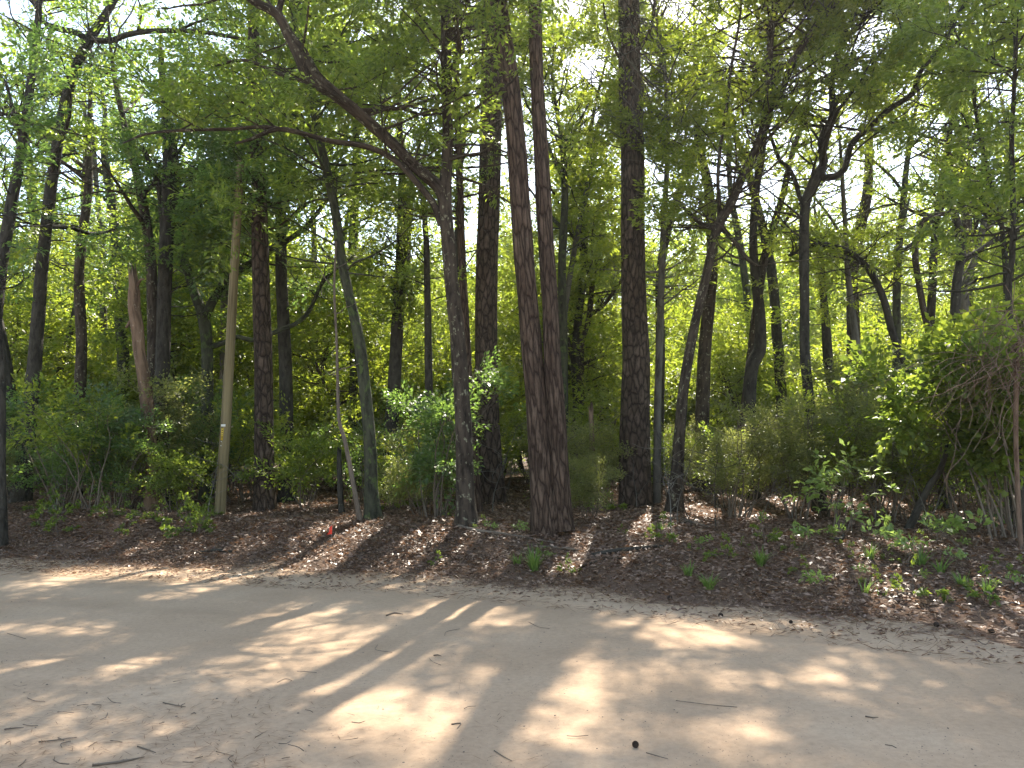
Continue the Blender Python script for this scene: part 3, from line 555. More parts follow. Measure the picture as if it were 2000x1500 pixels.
tree('oak_tree', 'dark S-bent oak with a rising side fork, standing behind the vine tangle', 'tree', DARKBARK,
     [(1850,760,20),(1856,675,18),(1860,605,18),(1863,552,17),(1871,505,17),(1867,455,16),(1855,402,15),(1855,368,14),(1850,300,11),(1858,220,9),(1866,130,7)], D=15.5,
     limbs=[[(1864,548,13),(1877,514,13),(1895,500,12),(1912,490,11),(1935,475,10),(1958,462,9),(1990,450,7)],[(1855,402,8),(1880,398,8),(1905,402,7),(1925,420,5)]],
     top=11.5, grow=[G(36, (.9, 2.2), 5.2, 11)], lm=LIGHT, seed=27, clear=[(420,640,.6)])
tree('slim_tree', 'pale smooth trunk peering from behind the S-bent oak', 'tree', GREYBARK, [(1890,740,20),(1884,633,18),(1881,570,18),(1891,535,17),(1905,500,14),(1918,440,11)], D=19, top=8.5, grow=[G(14, (.8, 1.8), 5.0, 9)], lm=LIGHT, seed=28)
tree('slim_tree', 'straight thin stem at the outermost sunny edge, above the hanging dead vines', 'tree', DARKBARK,
     [(1990,930,14),(1982,797,13),(1979,727,13),(1966,605,12),(1967,535,11),(1972,507,11),(1975,385,10),(1975,280,9),(1979,196,8),(1985,80,7)], D=11, top=9, grow=[G(26, (.8, 1.9), 4.0, 9)], lm=OAK, seed=29, clear=[(480,760,.4)])
tree('slim_tree', 'thin slanting stem crossing just before the outermost sunny-edge stem', 'tree', DARKBARK,
     [(1968,800,9),(1965,620,9),(1964,507,9),(1958,420,9),(1940,350,8),(1923,280,8),(1909,210,7),(1896,120,6)], D=12.5, top=9, grow=[G(20, (.8, 1.8), 4.6, 9)], lm=OAK, seed=30)
tree('slim_tree', 'short dark trunk piece deep in the thicket behind the wide Y oak', 'tree', DARKBARK, [(1634,800,20),(1625,741,19),(1618,685,19),(1612,600,15),(1606,520,12)], D=21, top=9, grow=[G(20, (.9, 2), 5, 10)], lm=LIGHT, leaf='oakfar', seed=31)
tree('slim_tree', 'pale far trunk showing right behind the utility pole', 'tree', GREYBARK, [(432,800,15),(434,745,14),(438,570,14),(440,480,12),(445,350,9)], D=22, top=12, grow=[G(20, (.9, 2.2), 6, 13)], lm=LAUREL, leaf='oakfar', seed=32)
tree('slim_tree', 'distant bare thin trunk, the straighter of two seen past the leaning dark trunk', 'tree', GREYBARK, [(165,760,12),(164,600,11),(163,490,10),(163,350,9),(165,250,8)], D=26, top=16, grow=[G(20, (1, 2.4), 9, 17)], lm=LAUREL, leaf='oakfar', seed=33)
tree('slim_tree', 'distant thin trunk with a slight kink, one of two past the leaning dark trunk', 'tree', GREYBARK, [(208,760,13),(203,640,12),(198,535,12),(198,490,11),(191,402,10),(185,315,9),(183,260,8)], D=26, top=16, grow=[G(20, (1, 2.4), 9, 17)], lm=LAUREL, leaf='oakfar', seed=34)
tree('slim_tree', 'faint pale trunk in haze between the utility-pole pine and the mossy oak', 'tree', GREYBARK, [(632,800,13),(628,766,13),(620,675,13),(616,622,12),(614,500,11),(612,420,9)], D=27, top=13, grow=[G(20, (1, 2.4), 7, 14)], lm=OAK, leaf='oakfar', seed=35)
tree('slim_tree', 'slanting dim trunk far back in the shrubbery past the leaning dark trunk', 'tree', DARKBARK, [(112,740,13),(128,680,13),(142,630,12),(150,587,11),(158,530,9)], D=24, top=10, grow=[G(16, (1, 2.2), 6, 11)], lm=LAUREL, leaf='oakfar', seed=36)
tree('slim_tree', 'pale background tree forking in the sky gap before the thickest pine', 'tree', GREYBARK, [(1100,640,12),(1120,500,11),(1140,400,11),(1155,320,11),(1161,276,11),(1171,238,10),(1189,213,9),(1210,189,8),(1232,160,6)], D=21, top=0, limbs=[[(1157,310,7),(1180,290,6),(1200,250,5)]], grow=[G(14, (.8, 1.8), 7, 13)], lm=LIGHT, leaf='oakfar', seed=37)
tree('slim_tree', 'thin pale pair-mate trunk glowing in the low sun past the thickest pine', 'tree', GREYBARK, [(1200,800,9),(1202,680,9),(1201,600,8),(1198,480,7)], D=27, top=12, grow=[G(16, (1, 2.2), 7, 13)], lm=LIGHT, leaf='oakfar', seed=38)
rt = np.random.default_rng(808)
TALL = [(150,20,13,OAK,'near'),(1135,22,14,LIGHT,'mid'),(1100,19,12.5,LIGHT,'near'),(1445,19.5,13,LIGHT,'near'),(1840,25,15,LIGHT,'mid'),(1480,27,15,LIGHT,'mid'),(1650,22,14,LIGHT,'mid'),(1810,20,13,LIGHT,'near'),(1890,29,16,LIGHT,'deep'),(1200,27,16,LIGHT,'deep'),(1285,22,14,LIGHT,'mid'),(620,27,16,OAK,'deep'),(75,25,15,OAK,'mid'),(20,18,13,OAK,'near'),(240,23,15,LAUREL,'mid'),(300,17,12.5,OAK,'near'),(560,18.5,13,OAK,'near'),(690,23,15,OAK,'mid'),(810,27,16,LIGHT,'deep'),(890,21,14.5,OAK,'mid'),(1090,29,16,LIGHT,'deep'),(1370,21,14,LIGHT,'near'),(1530,24,15,LIGHT,'mid'),(1735,20,13.5,LIGHT,'near'),(1900,22,14,OAK,'near'),(1990,27,16,LIGHT,'deep'),(430,28,16.5,LAUREL,'deep')]
for k, (px, D, H, lm_, w_) in enumerate(TALL):
    r0 = (.11 + .1 * rt.random()) * 2 * F / D; dx = rt.normal(0, 25)
    lb = {'near': 'canopy oak just behind the front trees', 'mid': 'middle-distance canopy oak', 'deep': 'slim canopy oak deep in the wood'}[w_] + ' around ' + zone(px)
    tree('canopy_oak', lb, 'tree', [OAKBARK, DARKBARK, MOSSBARK][k % 3], [(px, 880, r0), (px + dx * .3 + rt.normal(0, 5), 700, r0 * .9), (px + dx * .7 + rt.normal(0, 8), 520, r0 * .8), (px + dx * 1.2, 380, r0 * .7)], D=D, top=H, toplimbs=4,
         grow=[G(21, (1.4, 3.2), 5.8 if w_ != 'deep' else 7.5, H)], lm=lm_, leaf='oakfar', seed=900 + k, group=lb, sides=12, step=.3)
finish_crowns()
# ------------------------------------------------------------------ copies of things
def copy_thing(root, loc, rz, sc, label=None, group=None):
    c = root.copy(); COL.objects.link(c); c.location = tuple(float(v) for v in loc); c.rotation_euler = (0, 0, rz); c.scale = (sc, sc, sc)
    if label: c['label'] = label
    if group: c['group'] = group
    for ch in root.children:
        d = ch.copy(); COL.objects.link(d); d.parent = c
    return c
def proto_tree(seed, H, nstem, key, lm, bark, zlo, n):
    rng = np.random.default_rng(seed); wood = Buf(); paths = []
    for k in range(nstem):
        az = rng.uniform(0, 6.28); lean = rng.uniform(.05, .28)
        P = [np.array([math.cos(az) * .08 * (nstem > 1), math.sin(az) * .08 * (nstem > 1), -.3, H * .0095 + .012])]; d = norm([math.cos(az) * lean, math.sin(az) * lean, 1]); h = H * rng.uniform(.75, 1)
        m = 9
        for j in range(m):
            d = norm(d + rng.normal(0, .13, 3) + np.array([0, 0, .08])); P.append(np.r_[P[-1][:3] + d * h / m, P[0][3] * (1 - .9 * (j + 1) / m)])
        A = smooth_path(np.array(P), .25); V, Q, U = tube(A, 8, .1, seed + k); wood.add(V, Q, U); paths.append(A)
    S = []
    for A in paths: S += foliate(rng, wood, A, n // nstem, (.18 * H, .36 * H), zlo, H, (-.15, .6), 5, 3, scale=(.9, 1.35), sides=4, gaps=False)
    V, Q = spray_mesh(np.array(S), key, rng)
    root = thing('understory_tree', (0, 0, 0), 'x', 'tree')
    wood.obj('trunk', bark, root); mesh_obj('crown', V, Q, lm, root); return root
PT = [proto_tree(301, 7.5, 1, 'oakfar', LIGHT, OAKBARK, 1.9, 42), proto_tree(302, 8.5, 1, 'oakfar', OAK, DARKBARK, 2.2, 46), proto_tree(303, 6.0, 2, 'oakfar', LIGHT, DARKBARK, 1.2, 44),
      proto_tree(304, 9.5, 1, 'oakfar', LIGHT, OAKBARK, 2.6, 46), proto_tree(305, 5.0, 2, 'laurel', LAUREL, GREYBARK, .8, 44), proto_tree(306, 4.2, 3, 'oakfar', LIGHT, TWIG, .6, 45)]
KIND = ['leafy light-green understory tree', 'dull green understory oak', 'twin-stemmed yellow-green understory tree', 'taller airy understory tree', 'dark glossy laurel-like understory tree', 'many-stemmed small yellow-green tree']
used = [False] * 6
def put(protos, used, k, x, y, rz, sc, label, group):
    loc = (x, y, gz(x, y) - .02)
    if not used[k]:
        used[k] = True; r = protos[k]; r.location = tuple(float(v) for v in loc); r.rotation_euler = (0, 0, rz); r.scale = (sc, sc, sc); r['label'] = label; r['group'] = group
    else: copy_thing(protos[k], loc, rz, sc, label, group)
rng = np.random.default_rng(42); placed = []
tries = 0
while len(placed) < 92 and tries < 4000:
    tries += 1
    D = 22.5 + 28 * rng.random() ** 1.05; x = rng.uniform(-.74, .74) * D
    if any((x - a) ** 2 + (D - b) ** 2 < (2.0 if D < 26 else 2.6) ** 2 for a, b in placed): continue
    px = 1000 + F * x / D
    if D - 9.3 < edge_y(x - 2.2) + .3: continue
    if D < 20 and (1180 < px < 1270): continue
    k = rng.choice(6, p=[.2, .16, .18, .14, .14, .18]) if px > 600 else rng.choice(6, p=[.13, .25, .12, .12, .26, .12])
    placed.append((x, D)); far = 'far behind' if D > 30 else 'growing behind'
    put(PT, used, k, x, D, rng.uniform(0, 6.28), rng.uniform(.85, 1.15), f'{KIND[k]} {far} {zone(px)}', f'{KIND[k]}s {far} {zone(px)}')
CT = [proto_tree(321, 14.5, 1, 'canopy', LIGHT, OAKBARK, 4.5, 60), proto_tree(322, 13, 1, 'canopy', OAK, DARKBARK, 4, 60)]
for q_ in CT: q_.name = 'far_canopy_tree'
cu = [False] * 2; placed2 = []; tries = 0
while len(placed2) < 24 and tries < 3000:
    tries += 1; D = rng.uniform(43, 60); x = rng.uniform(-.75, .75) * D
    if any((x - a) ** 2 + (D - b) ** 2 < 3.2 ** 2 for a, b in placed2): continue
    placed2.append((x, D)); k = rng.integers(0, 2); w_ = ['yellow-green', 'dull green'][k]; zz = zone(1000 + F * x / D)
    put(CT, cu, k, x, D, rng.uniform(0, 6.28), rng.uniform(1.0, 1.3), f'tall {w_} canopy tree in the far wood beyond {zz}', f'tall {w_} far canopy trees beyond {zz}')
# ------------------------------------------------------------------ shrubs
def proto_shrub(seed, H, nst, key, lm, spread, name, n=3, twigs=5, zlo=.25, sps=3, fol='foliage', scale=(.8, 1.2), lean=.5):
    rng = np.random.default_rng(seed); wood = Buf(); S = []
    for k in range(nst):
        az = rng.uniform(0, 6.28); r_ = rng.uniform(0, .25) * spread
        d = norm([math.cos(az) * rng.uniform(.05, lean), math.sin(az) * rng.uniform(.05, lean), 1])
        A = limb(rng, [math.cos(az) * r_, math.sin(az) * r_, -.05], d, H * rng.uniform(.7, 1.05), .006 + .005 * H, .1, .35, 7); A = smooth_path(A, .15)
        V, Q, U = tube(A, 5); wood.add(V, Q, U)
        S += foliate(rng, wood, A, n, (.2 * spread, .5 * spread), zlo * H, 9, (-.1, .7), twigs, sps, scale=scale, sides=4, gaps=False)
    V, Q = spray_mesh(np.array(S), key, rng, .45); root = thing(name, (0, 0, 0), 'x', 'shrub')
    wood.obj('stems', TWIG, root); mesh_obj(fol, V, Q, lm, root); return root
PS = [proto_shrub(401, 2.3, 7, 'holly', LAUREL, 1.0, 'shrub', 3, 4, .2, 2), proto_shrub(402, 2.2, 11, 'small', OLIVE, 1.0, 'shrub', 4, 4, .3, 2), proto_shrub(403, 2.7, 6, 'oak', LIGHT, 1.2, 'shrub', 3, 3, .3, 1),
      proto_shrub(404, 1.5, 10, 'small', OLIVE, .9, 'shrub', 3, 4, .3, 2), proto_shrub(405, 1.7, 6, 'gum', OAK, 1.0, 'shrub', 3, 3, .2, 2)]
SK = ['dark holly-like shrub', 'twiggy olive small-leaved shrub', 'loose yellow-green shrub', 'low twiggy olive shrub', 'bushy mid-green shrub']
usd = [False] * 5; pl = []
tries = 0
while len(pl) < 78 and tries < 5000:
    tries += 1
    D = 14.2 + 14 * rng.random() ** 1.2; x = rng.uniform(-.72, .72) * D; px = 1000 + F * x / D
    if edge_d(x, D) < 3.6: continue
    if D < 17 and any(abs(px - q) < 50 for q in (45, 305, 430, 515, 725, 1240, 1320, 960)): continue
    if any((x - a) ** 2 + (D - b) ** 2 < 1.15 ** 2 for a, b in pl): continue
    if D < 16.2 and 700 < px < 1330 and rng.random() < .75: continue
    if D < 15.5 and 440 < px < 700: continue
    if px < 640: k = rng.choice(5, p=[.34, .16, .20, .10, .20])
    elif px < 1250: k = rng.choice(5, p=[.06, .36, .26, .16, .16])
    else: k = rng.choice(5, p=[.02, .45, .2, .18, .15])
    pl.append((x, D)); put(PS, usd, k, x, D, rng.uniform(0, 6.28), rng.uniform(.6, 1.35), f'{SK[k]} in the brush around {zone(px)}', f'{SK[k]}s around {zone(px)}')
for px, D, k, s in [(135, 15.0, 0, 1.05), (190, 14.6, 2, .95), (235, 15.0, 0, .8), (345, 14.8, 4, .7), (-110, 15, 0, 1.1), (830, 14.6, 3, .7), (600, 15.5, 4, .9), (780, 15.5, 4, .6), (1150, 13.2, 3, .62), (1430, 13.2, 1, .9), (1545, 13.0, 1, .9), (1620, 14.2, 2, .9), (1710, 13.6, 1, 1), (1780, 13.6, 2, .9), (1880, 12.8, 4, 1.1), (1970, 12, 0, 1.1), (1180, 17, 3, .9)]:
    x = (px - 1000) / F * D; put(PS, usd, k, x, D, rng.uniform(0, 6.28), s, f'{SK[k]} at the front of the thicket by {zone(px)}', f'front {SK[k]}s by {zone(px)}')
EX = [proto_shrub(411, 3.3, 8, 'maple', LIGHT, 2.0, 'shrub', 4, 5, .42, 3, scale=(.8, 1.2), lean=.35), proto_shrub(412, 2.6, 7, 'maple', OAK, 1.8, 'shrub', 4, 5, .35, 3)]
for r_, px, py, s, lb in [(EX[0], 1955, 1035, 1, 'tall broad-leaved shrub draped around the hanging dead vines'), (EX[1], 1985, 1060, 1, 'broad-leaved shrub in deep shade beside the hanging dead vines')]:
    p = ground_hit(px, py); r_.location = tuple(float(v) for v in p); r_['label'] = lb
c_ = copy_thing(EX[0], ground_hit(1885, 985), 2.1, .7, 'lower broad-leaved shrub behind the leaning dead stem')
# young plants, tufts
YP = [proto_shrub(421, .95, 7, 'broad', YOUNG, .75, 'young_plant', 3, 2, .3, 1, 'leaves', (.5, .75), .9), proto_shrub(422, .40, 4, 'broad', YOUNG, .35, 'young_plant', 1, 2, .2, 1, 'leaves', (.22, .38), 1.2), proto_shrub(423, .24, 4, 'holly', OAK, .3, 'young_plant', 1, 2, .1, 1, 'leaves', (.2, .36), 1.5)]
for q in YP: q['category'] = 'plant'
yu = [False] * 3
for px, py, k, s, lb in [(1640,1045,0,1.0,'bright pale-green young plant catching the sun before the olive thicket'),(1720,1075,1,.8,'small pale seedling just roadward of the bright young plant'),(1890,1075,1,1.1,'leafy pale-green seedling in the shadow edge under the broad-leaved shrubs'),(1760,1105,1,.9,'little seedling at the rim of the sunny orange litter patch'),
                         (1820,1062,1,.9,'seedling with spread leaves behind the sunny orange litter patch'),(1560,1075,1,.8,'dull seedling in shaded litter below the olive shrubs'),(1790,1165,2,1.0,'low dark-leaved plant inside the sunny orange litter patch'),(1590,1160,1,.6,'tiny seedling close to the road edge past the grass tufts'),
                         (1110,1122,2,.6,'low plant beside the tall grass tuft at the road edge'),(1290,1055,2,.9,'low plant in sunny litter past the thickest pine'),(1500,1060,2,1,'low plant in dim litter under the slanting oak'),(760,1000,2,1.4,'leafy low plant behind the foot of the mossy oak'),(800,990,2,1.2,'low plant between the mossy oak and the arching oak'),(1180,1000,2,1.5,'leafy low plant at the foot of the thickest pine'),(1410,1095,2,.8,'low plant near the grass tufts'),(1915,1170,2,.8,'low plant at the bright end of the orange litter')]:
    p = ground_hit(px, py); loc = (p[0], p[1], gz(p[0], p[1]))
    if not yu[k]:
        yu[k] = True; YP[k].location = tuple(map(float, loc)); YP[k].scale = (s,) * 3; YP[k]['label'] = lb
    else: copy_thing(YP[k], loc, rng.uniform(0, 6.28), s, lb)
lowl = 'low evergreen seedling covering the shaded bank before the holly thicket'
for _ in range(24):
    px = rng.uniform(40, 420); py = rng.uniform(995, 1045) + px * .0; p = ground_hit(px, py); copy_thing(YP[2], (p[0], p[1], gz(p[0], p[1])), rng.uniform(0, 6.28), rng.uniform(.7, 1.3), lowl, 'low seedlings on the shaded bank')
lowr = 'low green seedling scattered in the leaf litter along the verge'
for _ in range(30):
    px = rng.uniform(780, 1990); py = 1050 + (px - 780) / 1220 * 60 + rng.uniform(-45, 55); p = ground_hit(px, py)
    if edge_d(p[0], p[1]) < .5: continue
    copy_thing(YP[rng.choice([1, 2, 2])], (p[0], p[1], gz(p[0], p[1])), rng.uniform(0, 6.28), rng.uniform(.25, .55), lowr, 'low seedlings in the leaf litter')
def tuft(px, py, h, n, lb, seed, cat='grass', group=None):
    rg = np.random.default_rng(seed); p = ground_hit(px, py); V = []
    for _ in range(n):
        az = rg.uniform(0, 6.28); out = rg.uniform(.1, .8); L = h * rg.uniform(.55, 1.1); w = rg.uniform(.009, .017)
        d = np.array([math.cos(az), math.sin(az), 0]); s = np.array([-d[1], d[0], 0]) * w; b = d * rg.uniform(0, .05)
        m = 5; prev = None
        for j in range(m + 1):
            t = j / m; c = b + d * out * L * t ** 1.5 + np.array([0, 0, L * (t - .45 * out * t * t)]); ww_ = s * (1 - t * .93)
            if prev is not None: V += [prev[0], prev[1], c + ww_, c - ww_]
            prev = (c - ww_, c + ww_)
    V = np.array(V); o = mesh_obj('grass_tuft', V, np.arange(len(V)).reshape(-1, 4), GRASS); o.location = (float(p[0]), float(p[1]), float(gz(p[0], p[1]) - .01)); tag(o, lb, cat, group)
for k, a in enumerate([(1043,1118,.42,60,'tall dark-green grass tuft at the road edge before the twin-stem pine'),(1010,1105,.22,22,'thin arching grass tuft beside the tall dark-green one'),(1385,1150,.24,40,'bright grass tuft near the road edge in shaded litter'),(1485,1105,.26,44,'upright yellow-green grass tuft in litter under the olive shrubs'),(1690,1165,.24,10,'few long pale grass blades at the shaded rim of the orange litter'),(1722,1168,.15,5,'couple of drooping pale blades next to the long grass blades'),
                       (1345,1125,.2,22,'sparse grass tuft between two brighter tufts'),(1800,1110,.3,26,'slim bright yellow-green tuft at the sunny litter'),(1835,1125,.26,18,'yellowish tuft in the middle of the sunny orange litter'),(1290,1040,.18,24,'short grass tuft in sunny needles past the twin-stem pine'),(1700,1095,.25,20,'fine tuft beside the little seedlings'),(1930,1165,.2,30,'grassy tuft at the sunny end of the verge'),(1880,1150,.2,30,'yellow-green tuft inside the sunny end of the verge')]): tuft(*a, seed=500 + k)
# dead stem, vine tangle, fallen branches
def stick(name, pts, lb, cat, m=TWIG, sides=7, D=None, group=None, wob=.12, lift=None):
    P = []
    for q in pts:
        px, py, w = q[:3]; p = ground_hit(px, py) if D is None else at(px, py, D + (q[3] if len(q) > 3 else 0)); r_ = w / 2 / F * p[1]; r_ *= 1.15 if D is None else 1; P.append(np.r_[p[:2], p[2] + (r_ * .9 + .02 if D is None else 0), r_])
    A = smooth_path(np.array(P), .06); V, Q, U = tube(A, sides, wob, len(pts)); b = Buf(); b.add(V, Q, U); o0 = A[0, :3].copy(); o = b.obj(name, m, origin=o0); o.location = tuple(map(float, o0)); tag(o, lb, cat, group); return o
p0 = ground_hit(1772, 1035); Dd = p0[1]
stick('dead_tree', [(1772,1037,16),(1790,1000,15),(1812,955,13),(1832,925,12),(1846,890,9,-.1),(1850,860,6,-.1)], 'black leaning dead stem sticking out of the litter before the broad-leaved shrubs', 'dead stem', DARKBARK, 9, Dd)
for pts, lb in [([(895,1032,5),(940,1043,6),(990,1050,6),(1040,1058,5),(1082,1064,3)], 'long pale fallen branch lying before the twin-stem pine'), ([(1056,1073,4),(1090,1075,5),(1135,1079,3)], 'short pale stick next to the tall grass tuft'),
                ([(1155,1090,6),(1200,1083,8),(1250,1076,6),(1300,1070,3)], 'dark rotting branch half sunk in litter past the twin-stem pine'), ([(1130,1113,3),(1165,1102,4),(1215,1094,3)], 'thin crooked branch on the litter near the road edge'), ([(1280,1012,4),(1340,1022,5),(1400,1040,4)], 'grey fallen branch in sunny needles past the thickest pine'),
                ([(1600,1040,5),(1640,1060,7),(1652,1035,5)], 'dark bent stick beneath the bright young plant'), ([(735,1022,3),(700,1042,3),(690,1044,2)], 'pale twig by the foot of the mossy oak'), ([(380,1085,4),(420,1080,5),(465,1083,3)], 'thin dark branch at the road edge below the utility pole')]:
    stick('fallen_branch', pts, lb, 'branch', TWIG if 'pale' in lb or 'grey' in lb else DARKBARK, 7)
b = Buf(); rg = np.random.default_rng(77); c0 = at(1985, 665, 9.6)
for _ in range(150):
    s = c0 + rg.normal(0, 1, 3) * np.array([.28, .3, .22]); d = norm([rg.normal(-.45, .6), rg.normal(-.2, .6), rg.normal(-.5, .5)])
    A = limb(rg, s, d, rg.uniform(.4, 1.6), rg.uniform(.003, .007), -.9, .7, 7); V, Q, U = tube(smooth_path(A, .12), 4); b.add(V, Q, U)
A = smooth_path(np.array([np.r_[at(1990, 1000, 9.9), .03], np.r_[at(1984, 850, 9.8), .03], np.r_[at(1986, 700, 9.7), .035], np.r_[c0, .03]]), .1); A[0, 2] = gz(A[0, 0], A[0, 1]) - .1; V, Q, U = tube(A, 7, .1, 3); b.add(V, Q, U)
o0 = np.array([A[0, 0], A[0, 1], gz(A[0, 0], A[0, 1])]); o = b.obj('dead_vine', bark_mat('dead_vine', (.07, .04, .03), (.16, .10, .07), (.26, .18, .13), 30, 10, None, 'noise', .3, .004), origin=o0); o.location = tuple(map(float, o0)); tag(o, 'tangle of hanging reddish dead vines at the outermost sunny edge', 'vine')
# bare twigs and saplings standing in the brush
rg = np.random.default_rng(61); protos = []
for k in range(4):
    b = Buf(); H = rg.uniform(1.2, 2.4); A = smooth_path(limb(rg, [0, 0, -.1], [rg.normal(0, .2), rg.normal(0, .2), 1], H, .011, .1, .3, 7), .1); V, Q, U = tube(A, 5); b.add(V, Q, U)
    for _ in range(11):
        q = A[rg.integers(len(A) // 4, len(A))]; B = limb(rg, q[:3], [rg.normal(), rg.normal(), rg.uniform(.2, 1.2)], rg.uniform(.25, .8), max(.003, q[3] * .6), .2, .5, 5); V, Q, U = tube(smooth_path(B, .1), 4); b.add(V, Q, U)
    o = b.obj('bare_sapling', DARKBARK if k % 2 else GREYBARK); tag(o, 'x', 'sapling'); protos.append(o)
first = [True] * 4
for j in range(90):
    px = rg.uniform(-20, 2020) if j < 40 else rg.uniform(1280, 2000); D = rg.uniform(11.5, 19); x = (px - 1000) / F * D
    if edge_d(x, D) < 2.2: continue
    k = rg.integers(0, 4); o = protos[k] if first[k] else protos[k].copy()
    if not first[k]: COL.objects.link(o)
    first[k] = False; o.location = (x, D, float(gz(x, D))); o.rotation_euler = (0, 0, rg.uniform(0, 6)); s = rg.uniform(.6, 1.1); o.scale = (s, s, s)
    tone = 'dark' if k % 2 else 'grey'; o['label'] = f'leafless {tone} sapling stem in the brush around {zone(px)}'; o['group'] = f'leafless {tone} saplings around {zone(px)}'
# ------------------------------------------------------------------ utility pole and flag
pb = ground_hit(430, 1008); D = pb[1]
pole = thing('utility_pole', pb, 'smooth tan wooden utility pole, leaning, with small white and yellow tags', 'pole')
P = np.array([np.r_[at(x, y, D), w / 2 / F * D] for x, y, w in [(429, 1014, 21), (436, 900, 20.5), (441, 830, 20), (450, 670, 18.5), (458, 521, 17), (465, 400, 16), (470, 315, 15.5)]]); A = smooth_path(P, .1); A = np.vstack([np.r_[A[0, :2], A[0, 2] - .4, A[0, 3]], A])
V, Q, U = tube(A, 28, .02, 3, True); b = Buf(); b.add(V, Q, U); b.obj('pole_shaft', POLEWOOD, pole, origin=pb)
def plate(name, px, py, w, h, m, dz=.006, th=.004, parent=pole, base=pb, off=0.0):
    c = at(px, py, D); k = np.argmin(np.abs(A[:, 2] - c[2])); r_ = A[k, 3]; dx = c[0] - A[k, 0]; y0 = A[k, 1] - math.sqrt(max(r_ * r_ - dx * dx, 1e-5)) - dz - off
    n = 8; xs = np.linspace(-w / 2, w / 2, n); V = []
    ax = norm(A[min(k + 5, len(A) - 1), :3] - A[k - 5, :3])
    for sy in (0, th):
        for zz in (-h / 2, h / 2):
            for x in xs:
                rr = r_ + dz + off - sy; xx = dx + x; V.append(np.array([A[k, 0] + xx, A[k, 1] - math.sqrt(max(rr * rr - xx * xx, 1e-6)), c[2]]) + ax * zz)
    V = np.array(V); Q = []
    for j in range(n - 1): Q += [[j, j + 1, n + j + 1, n + j], [n + j, n + j + 1, 3 * n + j + 1, 3 * n + j], [2 * n + j, j, j + 1, 2 * n + j + 1][::-1]]
    Q += [[0, n, 3 * n, 2 * n], [n - 1, 3 * n - 1, 4 * n - 1, 2 * n - 1]]
    return mesh_obj(name, V - base, Q, m, parent)
plate('white_tag', 439.4, 831.5, .094, .046, WHITEP)
ys = plate('yellow_tag', 437.6, 848, .046, .235, YELLOWP)
for k, (yy, ww_, hh) in enumerate([(841, .022, .018), (845.2, .024, .020), (849.4, .020, .020), (853.6, .024, .018), (836.8, .01, .01)]):
    q = plate('print_mark', 437.7 - (yy - 848) * .05, yy, ww_, hh, DARKP, .0075, .001, ys)
    q.name = 'print_mark'
for yy in (862.5, 870.5): plate('nail_head', 436 - (yy - 862) * .08, yy, .018, .018, NAILM, .006)
pf = ground_hit(647, 1062); fl = thing('marker_flag', pf, 'small bright orange-red marker flag on a thin wire in the leaf litter', 'flag')
b = Buf(); V, Q, U = tube(np.array([[0, 0, -.1, .002], [.004, 0, .12, .002], [.012, 0, .27, .0018]]), 6); b.add(V, Q, U); b.obj('wire_stem', WIREM, fl)
nu, nv = 7, 9; V = []
for s in (0, .003):
    for j in range(nv):
        for i_ in range(nu):
            u, v = i_ / (nu - 1), j / (nv - 1); V.append([.012 - u * .062 + .018 * math.sin(v * 4) * u + .012 * u * math.sin(v * 9 + 1), -.012 * math.sin(u * 5 + v * 2) - s, .272 - v * .13 - u * .035 * (1 - v) - u * u * .012 * math.sin(v * 7)])
Q = []
for s in range(2):
    for j in range(nv - 1):
        for i_ in range(nu - 1):
            a = s * nu * nv + j * nu + i_; Q.append([a, a + 1, a + nu + 1, a + nu])
mesh_obj('flag_sheet', V, Q, REDF, fl, smooth=True)
# ------------------------------------------------------------------ far wood (one mass beyond the trees one can tell apart)
rg = np.random.default_rng(91); n = 5200
D = rg.uniform(44, 78, n); x = rg.uniform(-.85, .85, n) * D; top = 6 + 7 * fbm(x * .09, D * .09)
z = rg.random(n) ** .85 * top; S = np.stack([x, D, z + .3, rg.normal(size=n), rg.normal(size=n), rg.normal(0, .3, n), rg.uniform(.8, 1.4, n)], -1)
V, Q = spray_mesh(S, 'far', rg, .6); o = mesh_obj('far_wood', V, Q, LIGHT); tag(o, kind='stuff')
# ------------------------------------------------------------------ litter, needles, gravel
def flat_leaves(n, xr, dfun, L, asp, m, name, tilt, seed, lift=.01, clump=None):
    rg = np.random.default_rng(seed); x = rg.uniform(*xr, n); d = dfun(rg, n); y = edge_y(x) + d * np.sqrt(1 + np.interp(x, _tx, _sl) ** 2)
    if clump is not None: k = rg.random(n) < clump(x, y, d); x, y, d = x[k], y[k], d[k]
    n = len(x); z = np.where(d < 0, np.maximum(gz(x, y), .008), gz(x, y)) + lift * rg.random(n) + .004
    az = rg.uniform(0, 6.283, n); Dv = np.stack([np.cos(az), np.sin(az), rg.normal(0, .25, n)], -1); N = np.stack([rg.normal(0, tilt, n), rg.normal(0, tilt, n), np.ones(n)], -1)
    Dv = norm(Dv); N = norm(N - Dv * np.sum(Dv * N, -1, keepdims=True)); LL = L * rg.uniform(.55, 1.25, n)
    V = leaf_quads(np.stack([x, y, z], -1), Dv, N, LL, LL * asp * rg.uniform(.8, 1.2, n), .3); return V
near = flat_leaves(95000, (-13.5, 11), lambda r_, n: -.2 + 5.2 * r_.random(n) ** .9, .075, .42, LITTER, 'l', .5, 1, .035, lambda x, y, d: sstep(-.25, .8, d + (fbm(x * 1.3, y * 1.3) - .5) * 1.2))
far = flat_leaves(52000, (-16, 14), lambda r_, n: 5 + 11 * r_.random(n), .10, .45, LITTER, 'l', .5, 2, .04)
edgeL = flat_leaves(6500, (-13, 9), lambda r_, n: .2 - 1.3 * r_.random(n) ** 1.6, .06, .42, LITTER, 'l', .3, 3, .01)
